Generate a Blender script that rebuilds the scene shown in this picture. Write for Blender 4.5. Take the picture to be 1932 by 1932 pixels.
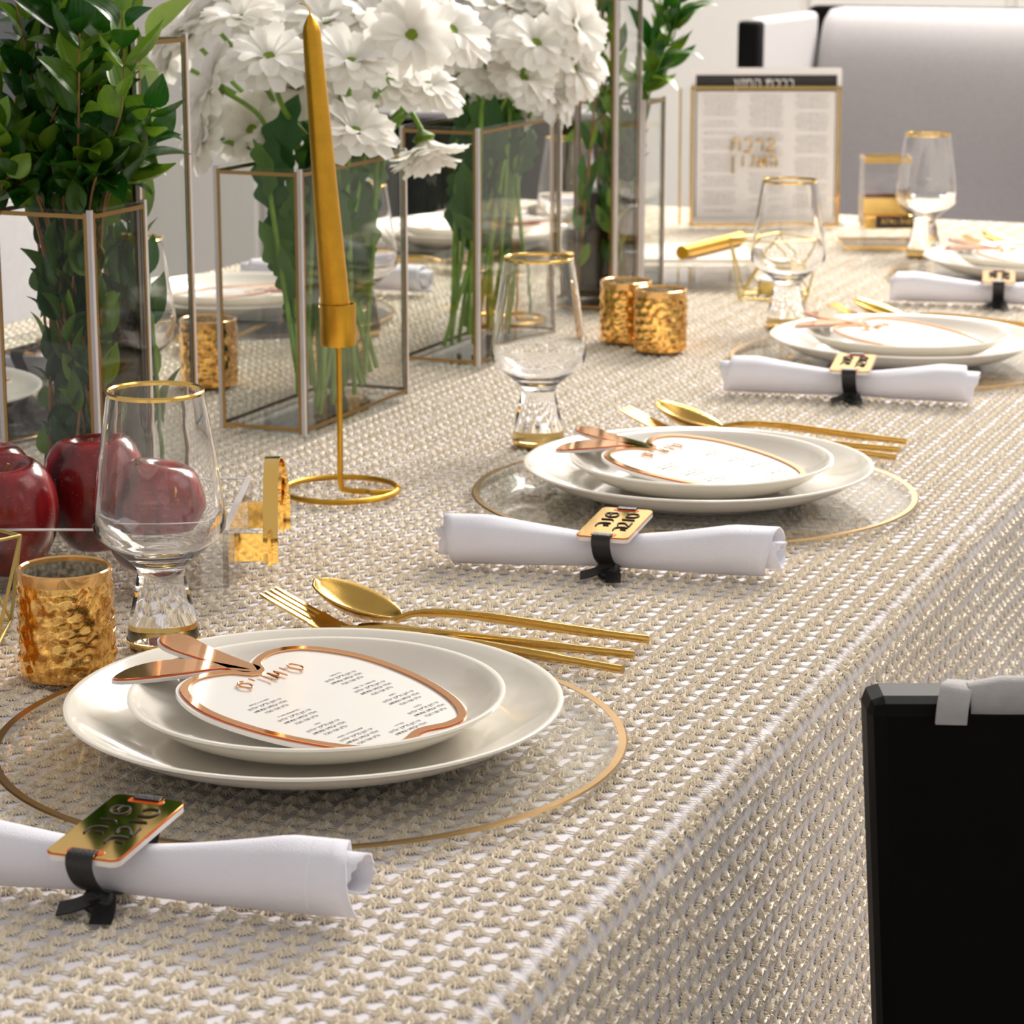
import bpy, math, random
import numpy as np
from mathutils import Vector, Matrix, Euler

random.seed(7); rng = np.random.default_rng(7)
pi = math.pi
sc = bpy.context.scene
COL = sc.collection
for o in list(bpy.data.objects): bpy.data.objects.remove(o)

# ------------------------------------------------------------------ camera
T = 0.75                      # table top height
FPX, YH, CX, HC = 4766.0, -170.0, 966.0, 0.425
PITCH = math.atan((CX - YH) / FPX); YAW = math.radians(22.7)
cam = bpy.data.cameras.new('camera'); camo = bpy.data.objects.new('camera', cam); COL.objects.link(camo)
camo.location = (0, 0, T + HC); camo.rotation_euler = (pi/2 - PITCH, 0, YAW)
cam.sensor_width = 36; cam.lens = 36 * FPX / 1932; cam.clip_start = 0.05
cam.dof.use_dof = True; cam.dof.focus_distance = 1.38; cam.dof.aperture_fstop = 22
sc.camera = camo
vs = sc.view_settings; vs.view_transform = 'Standard'; vs.look = 'None'; vs.exposure = 0.22; vs.gamma = 1.0
vs.use_curve_mapping = False

# ------------------------------------------------------------------ light
w = bpy.data.worlds.new('room_light'); sc.world = w; w.use_nodes = True
w.node_tree.nodes['Background'].inputs[0].default_value = (1.0, 0.955, 0.90, 1)
w.node_tree.nodes['Background'].inputs[1].default_value = 0.50
def area(name, loc, target, sx, sy, power, col):
    l = bpy.data.lights.new(name, 'AREA'); l.shape = 'RECTANGLE'; l.size = sx; l.size_y = sy; l.energy = power; l.color = col
    o = bpy.data.objects.new(name, l); COL.objects.link(o); o.location = loc
    o.rotation_euler = (Vector(target) - Vector(loc)).to_track_quat('-Z', 'Y').to_euler()
    return o
area('window_light', (-0.55, 4.6, 2.9), (-0.8, 1.7, 0.75), 2.2, 1.1, 200, (1, 0.945, 0.87))
area('right_fill_light', (0.9, 2.2, 2.6), (-0.7, 1.8, 0.75), 1.2, 1.6, 9, (1, 0.97, 0.94))  # weak fill added from the right, not a fixture of the room

area('wall_fill_light', (-.9, 4.9, 2.95), (-.9, 6.0, 1.2), 2.4, .5, 75, (1, .955, .90))  # extra lamp added only to brighten the back wall

# ------------------------------------------------------------------ helpers
def pt(px, py, D):
    """point on the photo ray px,py at forward distance D (horizontal) from the camera"""
    u = (px - CX) / FPX; v = (py - CX) / FPX; c, s = math.cos(PITCH), math.sin(PITCH)
    d = Vector((u, c - v*s, -s - v*c)); d *= D / d.y
    ca, sa = math.cos(YAW), math.sin(YAW)
    return Vector((d.x*ca - d.y*sa, d.x*sa + d.y*ca, T + HC + d.z))
E1 = Vector((math.cos(YAW), math.sin(YAW), 0)); E2 = Vector((-math.sin(YAW), math.cos(YAW), 0))

MATS = {}
def nt(name):
    m = bpy.data.materials.new(name); m.use_nodes = True; MATS[name] = m
    return m, m.node_tree.nodes, m.node_tree.links, m.node_tree.nodes['Principled BSDF']
def mat(name, col, rough=0.5, metal=0.0, noise=0.0, scale=40, bump=0.0, bscale=200, spec=0.5, trans=0.0, ior=1.45, sheen=0.0, sss=0.0, coat=0.0):
    m, N, L, b = nt(name)
    b.inputs['Base Color'].default_value = (*col, 1); b.inputs['Roughness'].default_value = rough
    b.inputs['Metallic'].default_value = metal; b.inputs['Specular IOR Level'].default_value = spec
    b.inputs['Transmission Weight'].default_value = trans; b.inputs['IOR'].default_value = ior
    b.inputs['Sheen Weight'].default_value = sheen; b.inputs['Coat Weight'].default_value = coat
    if sss: b.inputs['Subsurface Weight'].default_value = sss; b.inputs['Subsurface Radius'].default_value = (.01, .008, .006); b.inputs['Subsurface Scale'].default_value = .3
    tc = N.new('ShaderNodeTexCoord')
    if noise:
        n = N.new('ShaderNodeTexNoise'); n.inputs['Scale'].default_value = scale; n.inputs['Detail'].default_value = 4
        L.new(tc.outputs['Object'], n.inputs['Vector'])
        r = N.new('ShaderNodeValToRGB'); e = r.color_ramp.elements
        e[0].position = .3; e[1].position = .7
        e[0].color = (*[c*(1-noise) for c in col], 1); e[1].color = (*[min(1, c*(1+noise)) for c in col], 1)
        L.new(n.outputs['Fac'], r.inputs['Fac']); L.new(r.outputs['Color'], b.inputs['Base Color'])
    if bump:
        n2 = N.new('ShaderNodeTexNoise'); n2.inputs['Scale'].default_value = bscale
        L.new(tc.outputs['Object'], n2.inputs['Vector'])
        bp = N.new('ShaderNodeBump'); bp.inputs['Strength'].default_value = bump; bp.inputs['Distance'].default_value = .002
        L.new(n2.outputs['Fac'], bp.inputs['Height']); L.new(bp.outputs['Normal'], b.inputs['Normal'])
    return m
def thin_glass(name, tint=(1, 1, 1), gloss=1.0, base=0.02):
    """thin clear sheet: see-through, with a mirror sheen that grows at grazing angles"""
    m = bpy.data.materials.new(name); m.use_nodes = True; N, L = m.node_tree.nodes, m.node_tree.links
    N.remove(N['Principled BSDF'])
    t = N.new('ShaderNodeBsdfTransparent'); t.inputs[0].default_value = (*tint, 1)
    g = N.new('ShaderNodeBsdfGlossy'); g.inputs['Roughness'].default_value = .02
    f = N.new('ShaderNodeLayerWeight'); f.inputs['Blend'].default_value = .5
    pw = N.new('ShaderNodeMath'); pw.operation = 'POWER'; pw.inputs[1].default_value = 4.2; L.new(f.outputs['Facing'], pw.inputs[0])
    mu = N.new('ShaderNodeMath'); mu.operation = 'MULTIPLY_ADD'; mu.inputs[1].default_value = gloss*.9; mu.inputs[2].default_value = base+.02; mu.use_clamp = True
    L.new(pw.outputs[0], mu.inputs[0])
    mx = N.new('ShaderNodeMixShader'); L.new(mu.outputs[0], mx.inputs[0]); L.new(t.outputs[0], mx.inputs[1]); L.new(g.outputs[0], mx.inputs[2])
    L.new(mx.outputs[0], N['Material Output'].inputs[0]); MATS[name] = m
    return m
def M(n): return MATS[n]

class MB:
    """collects shapes, builds them as ONE mesh"""
    def __init__(s): s.v = []; s.f = []
    def add(s, v, f):
        k = len(s.v); s.v += [tuple(p) for p in v]; s.f += [tuple(i + k for i in q) for q in f]; return s
    def box(s, x0, x1, y0, y1, z0, z1):
        return s.add([(x, y, z) for x in (x0, x1) for y in (y0, y1) for z in (z0, z1)],
                     [(0, 1, 3, 2), (4, 6, 7, 5), (0, 4, 5, 1), (2, 3, 7, 6), (0, 2, 6, 4), (1, 5, 7, 3)])
    def bar(s, a, b, r, n=8, r2=None, cap=True): return s.tube([a, b], [r, r if r2 is None else r2], n, cap)
    def tube(s, path, r, n=8, cap=True, flat=1.0, up=None):
        P = [Vector(p) for p in path]; K = len(P)
        R = r if isinstance(r, (list, tuple)) else [r]*K
        vs_ = []; prev = Vector(up) if up is not None else None
        for i in range(K):
            t = (P[min(i+1, K-1)] - P[max(i-1, 0)]).normalized()
            if prev is None: prev = t.orthogonal()
            a = (prev - t*prev.dot(t))
            a = a.normalized() if a.length > 1e-6 else t.orthogonal().normalized()
            b = t.cross(a); prev = a
            for k in range(n):
                an = 2*pi*k/n; vs_.append(P[i] + (a*math.cos(an)*flat + b*math.sin(an))*R[i])
        fs = [(i*n+k, i*n+(k+1) % n, (i+1)*n+(k+1) % n, (i+1)*n+k) for i in range(K-1) for k in range(n)]
        if cap: fs += [tuple(range(n-1, -1, -1)), tuple((K-1)*n+k for k in range(n))]
        return s.add(vs_, fs)
    def ribbon(s, path, wid, side, thick):
        """flat strip along a path; side = width direction"""
        P = [Vector(p) for p in path]; K = len(P); v = []; W = wid if isinstance(wid, (list, tuple)) else [wid]*K
        for i in range(K):
            t = (P[min(i+1, K-1)] - P[max(i-1, 0)]).normalized()
            sd = Vector(side[i]) if isinstance(side, list) else Vector(side); sd = (sd - t*sd.dot(t)).normalized(); nn = t.cross(sd)
            for a, b in ((-1, -1), (1, -1), (1, 1), (-1, 1)): v.append(P[i] + sd*a*W[i]/2 + nn*b*thick/2)
        f = [(i*4+k, i*4+(k+1) % 4, i*4+4+(k+1) % 4, i*4+4+k) for i in range(K-1) for k in range(4)]
        f += [(3, 2, 1, 0), tuple((K-1)*4+k for k in range(4))]
        return s.add(v, f)
    def lathe(s, prof, n=48, close=False):
        v = []; f = []; idx = []
        for (r, z) in prof:
            if r < 1e-6: idx.append([len(v)]); v.append((0, 0, z))
            else:
                idx.append(list(range(len(v), len(v)+n))); v += [(r*math.cos(2*pi*k/n), r*math.sin(2*pi*k/n), z) for k in range(n)]
        pr = list(zip(idx, idx[1:])) + ([(idx[-1], idx[0])] if close else [])
        for A, B in pr:
            for k in range(n):
                q = [A[k % len(A)], A[(k+1) % len(A)], B[(k+1) % len(B)], B[k % len(B)]]
                q2 = []
                for i in q:
                    if i not in q2: q2.append(i)
                if len(q2) > 2: f.append(tuple(q2))
        return s.add(v, f)
    def prism(s, poly, z0, z1):
        n = len(poly); v = [(x, y, z0) for x, y in poly] + [(x, y, z1) for x, y in poly]
        return s.add(v, [tuple(range(n-1, -1, -1)), tuple(range(n, 2*n))] + [(k, (k+1) % n, n+(k+1) % n, n+k) for k in range(n)])
    def band(s, outer, inner, z0, z1):
        n = len(outer); v = [(x, y, z) for z in (z0, z1) for P in (outer, inner) for x, y in P]
        f = []
        for k in range(n):
            j = (k+1) % n
            f += [(2*n+k, 2*n+j, 3*n+j, 3*n+k), (k, n+k, n+j, j), (k, j, 2*n+j, 2*n+k), (n+k, 3*n+k, 3*n+j, n+j)]
        return s.add(v, f)
    def xf(s, m): s.v = [tuple(m @ Vector(p)) for p in s.v]; return s
    def mesh(s, name, smooth=True, ang=40):
        me = bpy.data.meshes.new(name); me.from_pydata(s.v, [], s.f); me.validate(); me.update()
        if smooth:
            me.polygons.foreach_set('use_smooth', [True]*len(me.polygons)); me.set_sharp_from_angle(angle=math.radians(ang))
        return me
    def build(s, name, m, parent=None, smooth=True, ang=40, bevel=0):
        return link(name, s.mesh(name, smooth, ang), m, parent, bevel)
def link(name, me, m, parent=None, bevel=0):
    o = bpy.data.objects.new(name, me); COL.objects.link(o)
    if m and not me.materials: me.materials.append(M(m) if isinstance(m, str) else m)
    if parent: o.parent = parent
    if bevel:
        b = o.modifiers.new('bevel', 'BEVEL'); b.width = bevel; b.segments = 2; b.limit_method = 'ANGLE'; b.angle_limit = math.radians(50)
    return o
def tag(o, label=None, cat=None, group=None, kind=None):
    if label: o['label'] = label
    if cat: o['category'] = cat
    if group: o['group'] = group
    if kind: o['kind'] = kind
    return o
def empty(name, label, cat, loc=(0, 0, 0), rz=0, group=None):
    o = bpy.data.objects.new(name, None); COL.objects.link(o); o.empty_display_size = .02
    o.location = loc; o.rotation_euler = (0, 0, rz); return tag(o, label, cat, group)
def copy_tree(o, label=None, loc=None, rot=None, parent=None):
    c = o.copy(); COL.objects.link(c); c.parent = parent
    if label: c['label'] = label
    if loc is not None: c.location = loc
    if rot is not None: c.rotation_euler = rot
    for ch in [x for x in bpy.data.objects if x.parent == o]: copy_tree(ch, parent=c)
    return c
def smooth_path(P, n=6):
    P = [Vector(p) for p in P]; out = []
    for i in range(len(P)-1):
        a, b, c, d = P[max(i-1, 0)], P[i], P[i+1], P[min(i+2, len(P)-1)]
        for k in range(n):
            t = k/n; out.append(.5*((2*b) + (c-a)*t + (2*a-5*b+4*c-d)*t*t + (3*b-a-3*c+d)*t**3))
    return out + [P[-1]]
def closed_curve(P, n=5):
    K = len(P); out = []; P = [Vector((*p, 0)) for p in P]
    for i in range(K):
        a, b, c, d = P[i-1], P[i], P[(i+1) % K], P[(i+2) % K]
        for k in range(n):
            t = k/n; q = .5*((2*b) + (c-a)*t + (2*a-5*b+4*c-d)*t*t + (3*b-a-3*c+d)*t**3); out.append((q.x, q.y))
    return out
def offset_poly(P, d):
    n = len(P); out = []
    for i in range(n):
        a = Vector(P[i-1]); c = Vector(P[(i+1) % n]); t = (c-a).normalized(); out.append((P[i][0]-t.y*d, P[i][1]+t.x*d))
    return out
def rrect(x0, x1, y0, y1, r, n=5):
    out = []
    for cx_, cy_, a0 in ((x1-r, y1-r, 0), (x0+r, y1-r, 90), (x0+r, y0+r, 180), (x1-r, y0+r, 270)):
        out += [(cx_+r*math.cos(math.radians(a0+90*k/n)), cy_+r*math.sin(math.radians(a0+90*k/n))) for k in range(n+1)]
    return out
def text_mesh(body, size, align='LEFT'):
    c = bpy.data.curves.new('lettering', 'FONT'); c.body = body; c.size = size; c.align_x = align; c.resolution_u = 1
    o = bpy.data.objects.new('lettering', c); COL.objects.link(o)
    dg = bpy.context.evaluated_depsgraph_get(); me = bpy.data.meshes.new_from_object(o.evaluated_get(dg))
    v = [tuple(p.co) for p in me.vertices]; f = [tuple(p.vertices) for p in me.polygons]
    bpy.data.objects.remove(o); bpy.data.curves.remove(c); bpy.data.meshes.remove(me)
    return v, f
def heb(s): return s[::-1]

# ------------------------------------------------------------------ materials
mat('porcelain', (.80, .755, .675), .12, spec=.55, coat=.4, noise=.01)
mat('glaze_grey', (.5, .5, .5), .3)
def metal(name, col, rough, noise=.06, bump=.0):
    return mat(name, col, rough, 1.0, noise=noise, scale=60, bump=bump, bscale=400)
metal('brass_brushed', (.52, .325, .085), .27, bump=.06)
metal('brass_dark', (.33, .20, .075), .30)
metal('gold_mirror', (.86, .55, .16), .05, noise=.01)
metal('gold_edge', (.70, .47, .15), .16)
metal('copper_mirror', (.86, .43, .19), .06, noise=.01)
metal('gold_satin', (.60, .33, .035), .36)
mat('gold_wax', (.66, .34, .03), .34, .85, noise=.08, scale=90, bump=.12, bscale=500)
mat('orange_edge', (.62, .10, .02), .2)
mat('acrylic_white', (.74, .71, .68), .16, noise=.01)
mat('ink', (.035, .03, .03), .7, noise=.05)
mat('ink_soft', (.42, .39, .38), .8, noise=.05)
mat('ribbon_black', (.012, .011, .012), .42, noise=.2, bump=.25, bscale=900)
mat('napkin_linen', (.77, .76, .84), .85, noise=.02, scale=25, bump=.25, bscale=1400, sheen=.2)
mat('stitch', (.86, .85, .87), .8, noise=.02)
mat('clear_glass', (1, 1, 1), 0.0, trans=1.0, ior=1.5)
mat('clear_acrylic', (.97, .99, .985), 0.01, trans=1.0, ior=1.49)
thin_glass('pane_glass', (.993, .996, .993), .7, -.006)
thin_glass('water', (.965, .98, .968), .45, .01)
thin_glass('thin_acrylic', (.985, .985, .985), .9, .0)
thin_glass('goblet_glass', (.985, .985, .98), 1.15, .015)
mat('pane_edge', (.56, .53, .53), .2, noise=.05)
mat('wire_gold', (.55, .42, .14), .4, .8, noise=.05)
mat('wax_white', (.85, .83, .8), .5, noise=.02)
mat('petal_white', (.95, .93, .89), .55, noise=.015, scale=30)
_t = M('petal_white').node_tree; _tl = _t.nodes.new('ShaderNodeBsdfTranslucent'); _tl.inputs[0].default_value = (.97, .95, .90, 1); _mx = _t.nodes.new('ShaderNodeMixShader'); _mx.inputs[0].default_value = .42
_t.links.new(_t.nodes['Principled BSDF'].outputs[0], _mx.inputs[1]); _t.links.new(_tl.outputs[0], _mx.inputs[2]); _t.links.new(_mx.outputs[0], _t.nodes['Material Output'].inputs[0])
mat('daisy_eye', (.20, .30, .015), .7, noise=.35, scale=500, bump=.8, bscale=900)
mat('sepal', (.10, .20, .02), .6, noise=.2, scale=200)
mat('stem_green', (.16, .30, .03), .45, noise=.25, scale=60)
mat('stem_brown', (.30, .15, .05), .55, noise=.3, scale=120)
def leafmat(name, a, b, rough=.3):
    m, N, L, p = nt(name); p.inputs['Roughness'].default_value = rough
    tc = N.new('ShaderNodeTexCoord'); oi = N.new('ShaderNodeObjectInfo'); r = N.new('ShaderNodeValToRGB')
    r.color_ramp.elements[0].color = (*a, 1); r.color_ramp.elements[1].color = (*b, 1); r.color_ramp.elements[0].position = .35
    n = N.new('ShaderNodeTexNoise'); n.inputs['Scale'].default_value = 120; L.new(tc.outputs['Object'], n.inputs['Vector'])
    ad = N.new('ShaderNodeMath'); ad.operation = 'MULTIPLY_ADD'; ad.inputs[1].default_value = .25; L.new(n.outputs['Fac'], ad.inputs[0])
    pw = N.new('ShaderNodeMath'); pw.operation = 'POWER'; pw.inputs[1].default_value = 1.6
    L.new(oi.outputs['Random'], pw.inputs[0]); L.new(pw.outputs[0], ad.inputs[2]); L.new(ad.outputs[0], r.inputs['Fac'])
    L.new(r.outputs['Color'], p.inputs['Base Color'])
    wv = N.new('ShaderNodeTexWave'); wv.inputs['Scale'].default_value = 120; wv.inputs['Distortion'].default_value = 1.5; wv.bands_direction = 'X'
    L.new(tc.outputs['Object'], wv.inputs['Vector']); bp = N.new('ShaderNodeBump'); bp.inputs['Strength'].default_value = .12; bp.inputs['Distance'].default_value = .001
    L.new(wv.outputs['Fac'], bp.inputs['Height']); L.new(bp.outputs['Normal'], p.inputs['Normal'])
    p.inputs['Subsurface Weight'].default_value = 0.0
    tl = N.new('ShaderNodeBsdfTranslucent'); mx = N.new('ShaderNodeMixShader'); mx.inputs[0].default_value = .22
    L.new(r.outputs['Color'], tl.inputs[0]); L.new(p.outputs[0], mx.inputs[1]); L.new(tl.outputs[0], mx.inputs[2]); L.new(mx.outputs[0], N['Material Output'].inputs[0])
leafmat('myrtle_leaf', (.012, .075, .006), (.16, .30, .018))
leafmat('ruscus_leaf', (.02, .11, .008), (.19, .32, .015))
leafmat('daisy_leaf', (.025, .10, .018), (.10, .22, .035), .5)
leafmat('pale_leaf', (.10, .22, .02), (.36, .46, .12), .4)
mat('chair_black', (.0035, .003, .003), .55, noise=.15, spec=.12)
mat('chair_grey', (.38, .36, .365), .8, noise=.05, scale=200, bump=.15, bscale=700, sheen=.2)
mat('wall_paint', (.78, .745, .70), .8, noise=.01)
mat('wall_dark', (.10, .10, .115), .8, noise=.05)
mat('floor_tile', (.20, .185, .17), .5, noise=.08, scale=3)
mat('paper', (.86, .835, .825), .7, noise=.01)
mat('box_lacquer', (.86, .835, .80), .15, noise=.01)

def apple_mat():
    m, N, L, b = nt('apple_skin'); b.inputs['Roughness'].default_value = .22; b.inputs['Coat Weight'].default_value = .25
    tc = N.new('ShaderNodeTexCoord'); n = N.new('ShaderNodeTexNoise'); n.inputs['Scale'].default_value = 30; n.inputs['Detail'].default_value = 3
    mp = N.new('ShaderNodeMapping'); mp.inputs['Scale'].default_value = (2.2, 2.2, .35); L.new(tc.outputs['Object'], mp.inputs[0]); L.new(mp.outputs[0], n.inputs[0])
    r = N.new('ShaderNodeValToRGB'); e = r.color_ramp.elements; e[0].color = (.055, .002, .004, 1); e[1].color = (.30, .012, .016, 1); e[0].position = .36; e[1].position = .68
    L.new(n.outputs[0], r.inputs[0])
    v = N.new('ShaderNodeTexVoronoi'); v.inputs['Scale'].default_value = 330; L.new(tc.outputs['Object'], v.inputs[0])
    lt = N.new('ShaderNodeMath'); lt.operation = 'LESS_THAN'; lt.inputs[1].default_value = .085; L.new(v.outputs['Distance'], lt.inputs[0])
    mx = N.new('ShaderNodeMix'); mx.data_type = 'RGBA'; L.new(lt.outputs[0], mx.inputs[0]); L.new(r.outputs[0], mx.inputs[6]); mx.inputs[7].default_value = (.55, .30, .20, 1)
    L.new(mx.outputs[2], b.inputs['Base Color'])
apple_mat()
def votive_mat():
    m, N, L, b = nt('mercury_glass'); b.inputs['Roughness'].default_value = .13
    tc = N.new('ShaderNodeTexCoord'); n = N.new('ShaderNodeTexNoise'); n.inputs['Scale'].default_value = 170; n.inputs['Detail'].default_value = 6; n.inputs['Roughness'].default_value = .7
    L.new(tc.outputs['Object'], n.inputs[0]); r = N.new('ShaderNodeValToRGB'); e = r.color_ramp.elements
    e[0].color = (.42, .17, .015, 1); e[1].color = (.92, .66, .25, 1); e[0].position = .36; e[1].position = .55
    L.new(n.outputs[0], r.inputs[0]); L.new(r.outputs[0], b.inputs['Base Color'])
    r2 = N.new('ShaderNodeValToRGB'); r2.color_ramp.elements[0].position = .33; r2.color_ramp.elements[1].position = .45; r2.color_ramp.elements[0].color = (.35, .35, .35, 1)
    L.new(n.outputs[0], r2.inputs[0]); L.new(r2.outputs[0], b.inputs['Metallic'])
    bp = N.new('ShaderNodeBump'); bp.inputs['Strength'].default_value = .25; bp.inputs['Distance'].default_value = .0012
    n2 = N.new('ShaderNodeTexNoise'); n2.inputs['Scale'].default_value = 260; L.new(tc.outputs['Object'], n2.inputs[0]); L.new(n2.outputs[0], bp.inputs['Height']); L.new(bp.outputs[0], b.inputs['Normal'])
    b.inputs['Coat Weight'].default_value = .6; b.inputs['Coat Tint'].default_value = (1, .75, .35, 1)
votive_mat()
mat('votive_inside', (.55, .50, .40), .3, .6, noise=.55, scale=350)
mat('amber_rim', (.70, .40, .14), .06, .45, noise=.1)
def thread_mat():
    m, N, L, b = nt('champagne_thread'); b.inputs['Roughness'].default_value = .48; b.inputs['Metallic'].default_value = .04
    tc = N.new('ShaderNodeTexCoord'); n = N.new('ShaderNodeTexNoise'); n.inputs['Scale'].default_value = 900; n.inputs['Detail'].default_value = 2
    L.new(tc.outputs['Object'], n.inputs[0]); r = N.new('ShaderNodeValToRGB'); e = r.color_ramp.elements; e[0].position = .32; e[1].position = .66
    e[0].color = (.66, .55, .40, 1); e[1].color = (.97, .91, .80, 1); L.new(n.outputs[0], r.inputs[0]); L.new(r.outputs[0], b.inputs['Base Color'])
thread_mat()
def cloth_mat():
    m, N, L, b = nt('cloth_ground'); b.inputs['Roughness'].default_value = .8; b.inputs['Base Color'].default_value = (.66, .63, .66, 1)
    tc = N.new('ShaderNodeTexCoord'); wv = N.new('ShaderNodeTexWave'); wv.inputs['Scale'].default_value = 420; wv.bands_direction = 'DIAGONAL'
    L.new(tc.outputs['Object'], wv.inputs[0]); bp = N.new('ShaderNodeBump'); bp.inputs['Strength'].default_value = .25; bp.inputs['Distance'].default_value = .0004
    L.new(wv.outputs['Fac'], bp.inputs['Height']); L.new(bp.outputs[0], b.inputs['Normal'])
cloth_mat()

# ------------------------------------------------------------------ setting
XL, XR, Y0, Y1 = -1.512, -0.360, 0.38, 3.52
def struct(name, mb, m, parent=None, **k):
    o = mb.build(name, m, parent, **k)
    if not parent: tag(o, kind='structure')
    return o
struct('floor', MB().box(-3.9, 2.5, -1.0, 6.1, -.05, 0), 'floor_tile', smooth=False)
wb = struct('wall_back', MB().box(-3.9, 2.5, 6.03, 6.15, 0, 3.0), 'wall_paint', smooth=False)
for i in range(12):
    x = -3.75 + i*.5; struct('panel', MB().box(x+.012, x+.488, 6.012, 6.03, .1, 2.9), 'wall_paint', wb, bevel=.004)
struct('wall_left', MB().box(-3.92, -3.82, -1.0, 6.03, 0, 3.0), 'wall_dark', smooth=False)
struct('baseboard_back', MB().box(-3.82, 2.5, 5.985, 6.012, 0, .1), 'wall_paint', smooth=False, bevel=.004)

# table and cloth
tb = empty('dining_table', 'long dining table hidden under the embroidered cloth', 'table', ((XL+XR)/2, (Y0+Y1)/2, 0))
mb = MB().box(XL+.018, XR-.018, Y0+.018, Y1-.018, T-.04, T-.008); mb.v = [(x-(XL+XR)/2, y-(Y0+Y1)/2, z) for x, y, z in mb.v]
mb.build('tabletop', 'chair_black', tb, smooth=False, bevel=.003)
for sx in (-1, 1):
    for sy in (-1, 1):
        MB().box(sx*.48-.035, sx*.48+.035, sy*1.4-.035, sy*1.4+.035, 0, T-.04).build('leg', 'chair_black', tb, smooth=False, bevel=.004)
RAD = .016; DROP = .225
def section(s):
    """arc length from the middle of the table -> x offset, z, normal x, normal z (right half)"""
    half = (XR - XL)/2 - RAD; q = RAD*pi/2
    if s < half: return s, 0.0, 0.0, 1.0
    if s < half + q:
        a = (s-half)/RAD; return half + RAD*math.sin(a), -RAD + RAD*math.cos(a), math.sin(a), math.cos(a)
    d = s - half - q; return half + RAD + d*.05, -RAD - d, .9988, .05
def wave(y, z):
    k = max(0.0, min(1.0, (-z-.02)/.2)); return k*(.010*math.sin(y*11.0+.6) + .006*math.sin(y*23+1.1))
XM = (XL+XR)/2; SMAX = (XR-XL)/2 - RAD + RAD*pi/2 + DROP
ss = sorted(set([0, .28, .5] + list(np.linspace((XR-XL)/2-RAD, (XR-XL)/2-RAD+RAD*pi/2, 8)) + list(np.linspace((XR-XL)/2-RAD+RAD*pi/2, SMAX, 9))))
ys = list(np.linspace(Y0, Y1, 120)); V = []; F = []
cols = [(-s, s) for s in reversed(ss) if s > 0] + [(s, s) for s in ss]
for y in ys:
    for sg, s in cols:
        x, z, nx, nz = section(s); sgn = -1 if sg < 0 else 1
        V.append((XM + sgn*(x + wave(y, z)), y, T + z))
nc = len(cols)
F = [(j*nc+i, j*nc+i+1, (j+1)*nc+i+1, (j+1)*nc+i) for j in range(len(ys)-1) for i in range(nc-1)]
# end drops
for yy, sg in ((Y0, -1), (Y1, 1)):
    b0 = len(V); xs = np.linspace(XL+RAD, XR-RAD, 30)
    for x in xs: V.append((x, yy, T)); V.append((x, yy+sg*RAD, T-RAD)); V.append((x, yy+sg*(RAD+.01), T-DROP))
    F += [(b0+i*3+k, b0+i*3+3+k, b0+i*3+4+k, b0+i*3+1+k) if sg < 0 else (b0+i*3+k, b0+i*3+1+k, b0+i*3+4+k, b0+i*3+3+k) for i in range(29) for k in range(2)]
cl = MB(); cl.v = V; cl.f = F
cloth = tag(cl.build('tablecloth', 'cloth_ground', None, ang=60), 'lilac white tablecloth covered with rows of champagne embroidered flowers', 'tablecloth')
def motif(npet, seed, pw=.0017):
    r_ = random.Random(seed); v = []; f = []
    for k in range(npet):
        a = 2*pi*(k+.35*r_.random())/npet; L_ = .0063*(.85+.3*r_.random()); wd = pw; h = .0018*(.45+.9*r_.random()); sgn = 1
        ca, sa = math.cos(a), math.sin(a)
        def q(r, t, z): return (r*ca - t*sa, (r*sa + t*ca), z)
        b0 = len(v); v += [q(.0007, 0, .0006), q(.0024, -wd*.8, .0008), q(.0026, 0, h+.0010), q(.0024, wd*.8, .0008), q(L_, 0, .0003)]
        f += [(b0, b0+1, b0+2), (b0, b0+2, b0+3), (b0+1, b0+4, b0+2), (b0+2, b0+4, b0+3)]
    def strip(p0, p1, wd, h0, h1):
        d = Vector((p1[0]-p0[0], p1[1]-p0[1], 0)).normalized(); n = Vector((-d.y, d.x, 0))*wd; b0 = len(v)
        for p, h in ((p0, h0), (p1, h1)):
            v.extend([(p[0]-n.x, p[1]-n.y, .0001), (p[0], p[1], h), (p[0]+n.x, p[1]+n.y, .0001)])
        f.extend([(b0, b0+3, b0+4, b0+1), (b0+1, b0+4, b0+5, b0+2)])
    strip((.0006, .0028), (-.0006, .0102), .0008, .0026, .0018)      # cord to the next flower of the row
    strip((.004, .0012), (.0098, .0018), .00022, .0006, .0004); strip((.004, -.0014), (.0098, -.0012), .00022, .0006, .0004)
    return np.array(v), f
PX_, PY_ = .0132, .0127
near_t = [motif(17, 3, .0012), motif(17, 5, .0012), motif(16, 8, .0012)]
far_t = [motif(9, 11), motif(9, 12)]
near_me = []
for tv, tf in near_t:
    b = MB(); b.v = [tuple(p) for p in tv]; b.f = list(tf); me = b.mesh('embroidered_flower', False); me.materials.append(M('champagne_thread')); near_me.append(me)
spots = []
smin = -(XR-XL)/2 + .0066
for j in range(int((Y1-.46)/PY_)):
    y = .46 + (j+.5)*PY_
    for i in range(int((SMAX-smin)/PX_)):
        s = smin + (i+.5)*PX_
        if s < 0: x, z, nx, nz = s, 0., 0., 1.
        else: x, z, nx, nz = section(s)
        wx = XM + x + (wave(y, z) if s > 0 else 0)
        spots.append((wx, y, z, nx, nz))
S = np.array(spots)
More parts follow.
